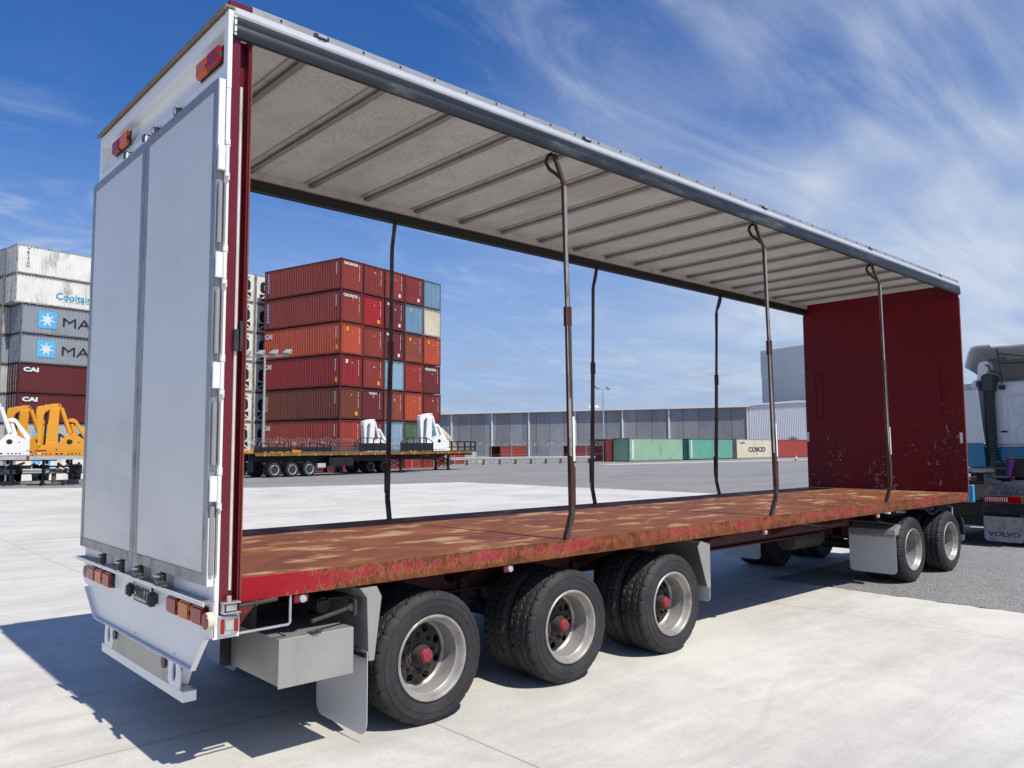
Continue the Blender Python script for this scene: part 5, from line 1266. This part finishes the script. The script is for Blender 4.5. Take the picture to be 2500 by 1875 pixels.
p = at(647, 867, 58.5); mast(Vector((p.x, p.y, 0)), p.z, 'tall floodlight mast with four heads in front of the red containers', (-1.55, -.35, .75, 1.85), 1.0, YAW-pi/2-.25) 
p = at(1472, 949, 108); r_ = mast(Vector((p.x, p.y, 0)), p.z, 'slim distant light mast with two angled heads by the warehouse', (-1.05, .95), 1.0, YAW-pi/2+.6)

# ------------------------------------------------------------------ parked flatbed trailers
YTR = M('trailer_yellow', srgb(214, 150, 30), .5, 0, .1, 2, srgb(120, 84, 40), (.5, .7), .6, 3); YTR2 = M('trailer_mustard', srgb(132, 96, 34), .55, 0, .2, 1.2, srgb(70, 52, 28), (.45, .65), .7, 2)
NVB0 = BLACK; RIMW = RIMM.copy(); RIMW.materials[0] = M('bright_rim', (.72, .70, .66), .4, .2, .1, 5); RIMW.materials[1] = NVB0
def small_wheel(parent, x, y, s):
    w = obj('wheel', TYRE2, parent, (x, y, .47)); w.scale = (1.1, 1, 1.1)
    if s < 0: w.rotation_euler = (0, 0, pi)
    obj('rim', RIMW, w); return w
NVB = M('navy_black', (.006, .007, .012), .6)
def headboard(par, x, kind, zb):
    q = MB(); y0, y1 = -1.22, 1.22
    if kind == 'rack':
        zt = zb+.58
        for z in (.1, .22, .34, .56): q.box(x, x+.06, -.95, .95, zb+z-.03, zb+z+.03)
        for y in (-.9, -.3, .3, .9): q.box(x-.01, x+.07, y-.03, y+.03, zb, zt)
    elif kind == 'cage':
        zt = zb+.80
        for z in (zb+.02, zb+.36, zt): q.box(x, x+.07, y0, y1, z-.045, z+.045)
        for y in (-1.18, -.8, -.3, .3, .8, 1.18): q.box(x-.01, x+.08, y-.07, y+.07, zb, zt)
    else:
        zt = zb+(1.05 if kind == 'tall' else .62); zm = zb+(.62 if kind == 'tall' else .33)
        q.box(x, x+.05, y0, y1, zb+.08, zm)
        for y in (-1.2, -.72, -.22, .28, .76, 1.2): q.box(x-.03, x+.08, y-.04, y+.04, zb-.05, zt-.02 if abs(y) < 1 else zm+.12)
        q.bar((x+.02, -1.2, zm+.1), (x+.02, -.75, zt), .06); q.bar((x+.02, 1.2, zm+.1), (x+.02, .75, zt), .06); q.box(x, x+.05, -.78, .78, zt-.03, zt+.03); q.box(x, x+.05, -1.2, 1.2, zm+.0, zm+.05)
    q.build('gate_frame', POST if kind == 'rack' else NVB, par)
def flatbed(loc, rz, Lf, label, hb='tall', mat=None, legs=True, axles=(1.6, 2.9, 4.2), bins=True):
    r = empty('flatbed_trailer', loc, rz, label, 'flatbed trailer', 'flatbed trailers parked side by side'); zb = 1.50; mat = mat or YTR2
    MB().box(0, Lf, -1.22, 1.22, zb-.05, zb).build('deck', POST, r)
    for s in (-1, 1):
        q = MB(); a, b = sorted((s*1.221, s*1.25)); q.box(0, Lf, a, b, zb-.16, zb+.01); sr = q.build('side_rail', mat, r)
        for k in range(int(Lf/1.25)):
            a, b = sorted((s*1.251, s*1.27)); MB().box(.6+k*1.25, .68+k*1.25, a, b, zb-.17, zb-.02).build('rope_rail', YTR, sr)
    q = MB()
    for y in (-.5, .5): q.prism([(0, y-.05, zb-.06), (Lf, y-.05, zb-.06), (Lf, y-.05, zb-.25), (Lf-2.6, y-.05, zb-.28), (Lf-3.4, y-.05, zb-.62), (0, y-.05, zb-.5)], (0, .1, 0))
    q.build('chassis_rail', NVB, r)
    for k in range(12): MB().box(.4+k*Lf/12.5, .5+k*Lf/12.5, -1.15, 1.15, zb-.2, zb-.06).build('cross_member', NVB, r)
    for x in axles:
        MB().box(x-.06, x+.06, -.9, .9, .4, .55).build('axle', NVB, r)
        for s in (1, -1):
            small_wheel(r, x, -s*1.2, s); w = obj('wheel', TYRE2, r, (x, -s*.88, .47), (0, 0, 0 if s > 0 else pi)); w.scale = (1.1, 1, 1.1)
    for s in (-1, 1):
        q = MB(); a, b = sorted((s*.86, s*1.24))
        n = 10
        for xa in axles:
            pts = [(xa+.56*cos(pi*(.1+.8*k/n)), .47+.56*sin(pi*(.1+.8*k/n))) for k in range(n+1)]; pin = [(xa+(.54)*cos(pi*(.1+.8*k/n)), .47+.54*sin(pi*(.1+.8*k/n))) for k in range(n+1)][::-1]
            q.prism([(x, a, z) for x, z in pts+pin], (0, b-a, 0))
        q.build('mudguard', NVB, r)
        MB().box(axles[-1]+.62, axles[-1]+1.25, min(s*.8, s*1.2), max(s*.8, s*1.2), .55, .82).build('tank_step', GALV if s < 0 else BLACK, r)
        if bins: MB().box(axles[-1]+1.6, axles[-1]+3.6, min(s*.7, s*1.15), max(s*.7, s*1.15), .62, 1.2).build('locker', NVB, r, bevel=.02)
        if legs:
            q = MB(); x = Lf-2.3; y = s*.72; q.box(x-.07, x+.07, y-.07, y+.07, .12, zb-.1); q.box(x-.16, x+.16, y-.16, y+.16, 0, .04); q.prism([(x-.15, y-.1, .04), (x+.15, y-.1, .04), (x+.07, y-.1, .2), (x-.07, y-.1, .2)], (0, .2, 0)); q.bar((x, y, .7), (x-.9, y*.8, 1.25), .06); q.build('landing_leg', NVB, r)
    if legs: q = MB(); q.bar((Lf-2.3, -.72, .45), (Lf-2.3, .72, 1.0), .05); q.bar((Lf-2.3, .72, .45), (Lf-2.3, -.72, 1.0), .05); q.build('leg_brace', BLACK, r)
    q = MB(); q.prism([(0, 0, 0), (0, 0, 0), (0, 0, 0)], (0, 0, 0)) if False else q.box(Lf-.02, Lf+.03, -1.22, 1.22, zb-.3, zb-.03); q.build('front_beam', mat, r)
    for y in (-.9, -.3, .3, .9): MB().box(Lf+.031, Lf+.09, y-.14, y+.14, zb-.16, zb+.03).build('stake_pocket', YTR, r)
    if hb: headboard(r, Lf-.1, hb, zb)
    for s in (-.7, .7): MB().box(-.04, -.0, s-.3, s+.3, .35, 1.0).build('mudflap', BLACK, r)
    return r
rzf = rz0-.02
def place(S_, D, Lf):
    p = at(S_, 1100, D); return Vector((p.x, p.y, 0))-Vector((cos(rzf), sin(rzf), 0))*Lf
flatbed(place(1018, 60, 14.6), rzf, 14.6, 'nearest flatbed trailer with mustard side rail, three pale-rimmed wheels at left', None, axles=(1.4, 2.7, 4.0))
flatbed(place(905, 61.0, 13.6)+Vector((-.8, .9, 0)), rzf, 13.6, 'second flatbed trailer, mostly hidden behind the nearest one', None, legs=True)
p = place(1126, 66.5, 12.2); flatbed(p, rzf, 12.2, 'flatbed trailer under the open cage gate, ending farthest right', None, axles=(1.4, 2.7), bins=False)
# low gates lying across decks further left
for S_, D, kk, lab in ((1018, 59.3, 'tall', 'tall black gate on the nearest deck in front of the green container'), (905, 59.0, 'tall', 'tall black gate partly hidden by the rusty far post'), (1126, 66.3, 'cage', 'open black cage gate farthest right, against the grey warehouse'), (844, 57.8, 'rack', 'low brown rack gate right of the two low black gates'), (765, 56.0, 'low', 'low black gate in the middle, between rack gate and leftmost gate'), (667, 53.0, 'low', 'leftmost low black gate, above the three pale-rimmed wheels')):
    p = at(S_, 1100, D); r = empty('rack_gate', Vector((p.x, p.y, 1.505)), face(S_)+pi/2+.12, lab, 'rack gate', 'gates standing on the flatbed decks'); headboard(r, 0, kk, 0.0)
p = at(640, 1104, 53.2); r = empty('yellow_deck_beam', Vector((p.x, p.y, 1.5)), rzf+.05, 'bright yellow twistlock beam along the deck edge above the three wheels', 'deck beam')
q = MB(); q.box(-3.2, -.6, -.1, .1, .0, .2); q.box(-.5, .3, -.1, .1, .02, .18); q.box(.4, 2.6, -.1, .1, .02, .2); q.prism([(2.6, -.1, .0), (3.2, -.1, .06), (3.2, -.1, .16), (2.6, -.1, .2)], (0, .2, 0)); q.build('beam', YTR, r); 
q = MB(); q.box(-.3, .05, -.11, -.101, .06, .15); q.build('marker_plate', LRED, r)

# ------------------------------------------------------------------ side loader lifting arms
ORANGE = M('crane_orange', srgb(214, 148, 34), .4, 0, .08, 2, srgb(150, 90, 30), (.58, .75), .5, 3); CWHT = M('crane_white', (.78, .79, .79), .35, 0, .04, 2); RUSTB = M('rusty_bed', srgb(120, 70, 44), .8, 0, .25, 3)
def crane(loc, rz, sc, mat, label, grp):
    r = empty('lifting_arm', loc, rz, label, 'lifting arm', grp); k_ = 1/333.
    def P(pts, y0): return [((x-1035)*k_*sc, y0, (1060-y)*k_*sc) for x, y in pts]
    def plate(name, pts, y0, y1, parent=None, b=.02): 
        q = MB(); q.prism(P(pts, y0), (0, y1-y0, 0)); return q.build(name, mat, parent or r, bevel=b)
    bb = plate('base_beam', [(640, 1060), (640, 1000), (660, 990), (1440, 990), (1440, 1060)], -.5, .5)
    for x in (670, 760, 815, 870, 965, 1035, 1135, 1190, 1245, 1300):
        q = MB(); n = 12; rx = 24 if 900 < x < 1100 else 13; q.prism([((x+rx*cos(2*pi*k/n)-1035)*k_*sc, -.506, (1060-1022+13*sin(2*pi*k/n))*k_*sc) for k in range(n)], (0, .004, 0)); q.build('beam_hole', BLACK, bb)
    q = MB(); q.box((690-1035)*k_*sc, (740-1035)*k_*sc, -.508, -.503, (1060-1035)*k_*sc, (1060-1015)*k_*sc); q.build('white_label', LETW, bb)
    plate('foot', [(650, 990), (780, 885), (960, 868), (1105, 700), (1180, 678), (1440, 830), (1440, 960), (1380, 985)], -.45, .45)
    for x, y, rr_ in ((1145, 825, 48), (960, 955, 14), (1285, 832, 12), (1157, 692, 11)):
        q = MB(); n = 16; q.prism([((x+rr_*.95*cos(2*pi*k/n)-1035)*k_*sc, -.456, (1060-y+rr_*.9*sin(2*pi*k/n))*k_*sc) for k in range(n)], (0, .004, 0)); q.build('pin', BLACK, r)
    plate('column', [(790, 880), (838, 290), (860, 268), (985, 268), (960, 868), (900, 872)], -.30, .30)
    plate('boom', [(650, 240), (690, 222), (760, 214), (772, 188), (790, 205), (880, 180), (985, 178), (1008, 205), (1003, 260), (985, 280), (830, 288), (775, 330), (752, 380), (735, 870), (715, 905), (665, 900), (678, 860), (665, 600), (638, 330)], -.22, .22)
    for x, y, rr_ in ((978, 208, 14), (703, 903, 11)):
        q = MB(); n = 14; q.prism([((x+rr_*cos(2*pi*k/n)-1035)*k_*sc, -.226, (1060-y+rr_*sin(2*pi*k/n))*k_*sc) for k in range(n)], (0, .004, 0)); q.build('pin', BLACK, r)
    f = lambda x, y, yy=0: ((x-1035)*k_*sc, yy, (1060-y)*k_*sc)
    q = MB(); q.tube([f(1005, 250, -.1), f(1145, 670, -.1)], .11*sc, 12); q.build('cylinder', mat, r, smooth=True)
    q = MB(); q.tube([f(790, 330), f(775, 870)], .035*sc, 8); q.tube([f(790, 480), f(775, 870)], .05*sc, 8); q.build('inner_ram', BLACK, r, smooth=True)
    q = MB(); q.tube([f(1165, 520, .1), f(1225, 710, .1)], .10*sc, 12); q.build('cylinder', mat, r, smooth=True)
    plate('stabiliser', [(1105, 455), (1140, 425), (1200, 424), (1245, 455), (1285, 520), (1440, 730), (1440, 820), (1390, 800), (1210, 500), (1150, 490), (1118, 480)], .0, .30)
    q = MB(); q.box(f(650, 0)[0], f(650, 0)[0]+.5*sc, -.45, .45, f(0, 990)[2]-.0, f(0, 990)[2]+.1); q.prism([f(620, 1000, -.4), f(780, 890, -.4), f(770, 915, -.4), f(635, 1005, -.4)], (0, .8, 0)); q.build('toe_plate', RUSTB if mat is ORANGE else mat, r)
    return r
fz = YAW-pi/2
def put_(px, py, D): p = at(px, py, D); return p
gA = 'orange lifting arms of the side loader trailers'
def crane_at(S_, yb, D, mat, lab, g_, sc=1.0, turn=0):
    p = at(S_, yb, D); return crane(p, face(S_)+turn, sc, mat, lab, g_)
crane_at(150, 1113, 40.2, ORANGE, 'orange lifting arm folded upright, just left of the white trailer doors', gA)
crane_at(75, 1108, 43.5, ORANGE, 'orange lifting arm behind the white one at left edge', gA, 1.0)
crane_at(2, 1113, 39.6, CWHT, 'white lifting arm cut off by the left edge of view', 'white lifting arms')
crane_at(914, 1106, 62, CWHT, 'white lifting arm behind the rusty far post, the smaller of the middle pair', 'white lifting arms', 1.0, .62)
crane_at(1055, 1101, 63.5, CWHT, 'white lifting arm right of the rusty post, beside the canvas shelter', 'white lifting arms', 1.14, .62)
def sl_chassis(S_, D, L_, label, zt):
    p = at(S_, 1140, D); r = empty('container_trailer', Vector((p.x, p.y, 0)), face(S_)+pi/2, label, 'trailer', 'side loader trailers')
    q = MB()
    for y in (-.5, .5): q.prism([(-.8, y-.06, zt), (L_, y-.06, zt), (L_, y-.06, zt-.45), (2.4, y-.06, zt-.42), (1.2, y-.06, zt-.2), (-.8, y-.06, zt-.12)], (0, .12, 0))
    for k in range(9): q.box(-.6+k*1.2, -.5+k*1.2, -1.1, 1.1, zt-.15, zt-.02)
    q.build('chassis', NVB, r)
    MB().box(-.85, -.8, -1.2, 1.2, zt-.16, zt+.02).build('front_beam', ZINC, r)
    for s in (-1, 1):
        q = MB(); x = .9; y = s*.62; q.box(x-.06, x+.06, y-.06, y+.06, .1, zt-.1); q.box(x-.15, x+.15, y-.15, y+.15, 0, .03); q.prism([(x-.1, y-.14, .03), (x-.1, y+.14, .03), (x-.1, y+.06, .2), (x-.1, y-.06, .2)], (.2, 0, 0)); q.build('landing_leg', NVB, r)
        for x in (L_-3.4, L_-2.1, L_-.8): small_wheel(r, x, -s*1.18, s); w = obj('wheel', TYRE2, r, (x, -s*.86, .47), (0, 0, 0 if s > 0 else pi)); w.scale = (1.1, 1, 1.1)
    q = MB(); q.bar((.9, -.62, .45), (.9, .1, .95), .05); q.bar((.9, .62, .45), (.9, -.1, .95), .05); q.box(.87, .93, -.62, .62, .9, .98); q.build('leg_brace', BLACK, r)
    q = MB(); q.box(2.2, 4.0, -1.15, -.6, .5, 1.0); q.build('locker', NVB, r, bevel=.03)
    return r
zc = at(150, 1113, 40.2).z
sl_chassis(140, 39.6, 9.0, 'black skeletal trailer carrying the orange lifting arm beside the trailer doors', zc-.01)
sl_chassis(-8, 38.9, 9.0, 'black skeletal trailer carrying the white lifting arm at the left edge', zc-.01)
p = at(72, 1112, 43); r = empty('container_trailer', Vector((p.x, p.y, 0)), face(72), 'dark trailer with paired tyres side by side between the lifting arms', 'trailer', 'side loader trailers')
MB().box(-1.3, 1.3, -.4, 3.4, at(72, 1112, 43).z-.3, at(72, 1112, 43).z-.01).build('bed', RUSTB, r)
for x in (-1.15, -.75, .45, .95):
    for y in (.2, 1.5): w = obj('wheel', TYRE2, r, (x, y, .47), (0, 0, pi/2)); w.scale = (1.1, 1, 1.1)
q = MB(); q.box(-.3, .1, -.3, 3, .5, .9); q.bar((-1.2, -.35, .7), (-.2, -.35, 1.1), .12); q.bar((-.5, -.35, .6), (.3, -.35, 1.05), .1); q.build('suspension', BLACK, r)

# ------------------------------------------------------------------ small things on the far apron
p = at(1944, 1127, 99); p.z = 0.0
cn = empty('traffic_cone', p, 0, 'orange traffic cone in front of the brick red container', 'cone')
CO = M('cone_orange', srgb(230, 80, 30), .5, 0, .05, 3)
MB().lathe([(.17, .04), (.145, .22)], n=18, axis='z').build('lower_body', CO, cn, smooth=True); MB().lathe([(.144, .2205), (.10, .52)], n=18, axis='z').build('reflective_band', LETW, cn, smooth=True)
MB().lathe([(.0995, .5205), (.03, .95), (.02, .96)], n=18, axis='z').build('upper_body', CO, cn, smooth=True); MB().box(-.23, .23, -.23, .23, 0, .04).build('base', CO, cn, bevel=.01)
# gravel heap
GRAV = M('heap_gravel', (.25, .245, .23), .95, 0, .3, 3, bump=.6, bscale=8)
p = at(1135, 1117, 90); g = bmesh.new(); n1_, n2_ = 40, 10; rg = random.Random(4); rings = []
for j in range(n2_+1):
    t = j/n2_; rings.append([g.verts.new((p.x+5.2*t*cos(2*pi*k/n1_)+rg.uniform(-.08, .08), p.y+4.0*t*sin(2*pi*k/n1_)+rg.uniform(-.08, .08), -1.1+2.4*max(0, (1-t**1.25))*(1+.10*sin(3*2*pi*k/n1_+1))+rg.uniform(-.05, .05))) for k in range(n1_)])
for j in range(n2_):
    for k in range(n1_): g.faces.new((rings[j][k], rings[j][(k+1) % n1_], rings[j+1][(k+1) % n1_], rings[j+1][k]))
bmesh.ops.remove_doubles(g, verts=g.verts, dist=.12); bmesh.ops.recalc_face_normals(g, faces=g.faces)
me = bpy.data.meshes.new('gravel_heap'); g.to_mesh(me); g.free(); me.materials.append(GRAV)
tag(obj('gravel_heap', me), 'grey gravel heap behind the guard rail below the cage headboard', 'gravel heap')
# canvas shelter: a domed cover standing beside the stack
CANV = M('cream_canvas', (.62, .57, .45), .8, 0, .1, 1.5, (.4, .37, .3), (.5, .7), .4, 2)
p = at(1072, 1086, 84); cs = empty('canvas_shelter', Vector((p.x, p.y, PZ)), face(1072), 'cream canvas domed shelter right of the last white lifting arm', 'shelter')
q = MB(); prof = [(1.55*cos(a)*1.0, 3.95*sin(a)) for a in [pi/2*k/14 for k in range(15)]]
outl = [(r, 0, z*1.0) for r, z in [(1.52, .0), (1.5, 1.0), (1.25, 2.0), (.8, 3.3), (.3, 4.2), (-.2, 4.85), (-.7, 5.2), (-1.3, 5.1), (-2, 4.5), (-2.6, 3.0), (-2.8, 1.2), (-2.8, 0)]]
sects = []
for yy, f in ((-.0, .96), (.4, 1.0), (3.0, 1.0), (5.2, .97), (5.6, .9)): sects.append([q.b.verts.new(((x+.4)*1.42*f, yy, z*1.02*f)) for x, y, z in outl])
for i in range(len(sects)-1):
    for k in range(len(outl)-1): q._f((sects[i][k], sects[i][k+1], sects[i+1][k+1], sects[i+1][k]), (0, 1, 2, 3))
q._f(sects[0], range(len(outl))); q._f(sects[-1], range(len(outl))); q.build('canvas', CANV, cs, smooth=True)
q = MB(); q.tube([((x+.4)*1.44, -.03, z*1.02) for x, y, z in outl], .04, 6); q.build('hoop', ZINC, cs, smooth=True)
# bush above the red container
LEAF = M('leaf_green', (.05, .085, .03), .6, 0, .4, 3); BARK = M('bark', (.08, .06, .045), .9)
p = at(1936, 1080, 139); bs = empty('bush', Vector((p.x, p.y, 0)), 0, 'small dark shrub top showing above the brick red container', 'bush')
MB().tube([(0, 0, 0), (.05, 0, 1.2), (.0, .1, 2.4)], [.08, .06, .03], 6).build('stem', BARK, bs, smooth=True)
b = bmesh.new(); rg = random.Random(9)
for k in range(1400):
    a, e = rg.uniform(0, 2*pi), rg.uniform(-1, 1); rad = rg.uniform(.25, 1)**.6*(1+.35*sin(3*a)*cos(2*e))
    c = Vector((rad*.95*cos(a)*math.sqrt(1-e*e), rad*.95*sin(a)*math.sqrt(1-e*e), 2.75+rad*.8*e)); s = rg.uniform(.05, .1)
    u = Vector((rg.uniform(-1, 1), rg.uniform(-1, 1), rg.uniform(-1, 1))).normalized(); v = u.orthogonal().normalized()
    b.faces.new([b.verts.new(c+u*s), b.verts.new(c+v*s*.5), b.verts.new(c-u*s), b.verts.new(c-v*s*.5)])
me = bpy.data.meshes.new('foliage'); b.to_mesh(me); b.free(); me.materials.append(LEAF); obj('foliage', me, bs)
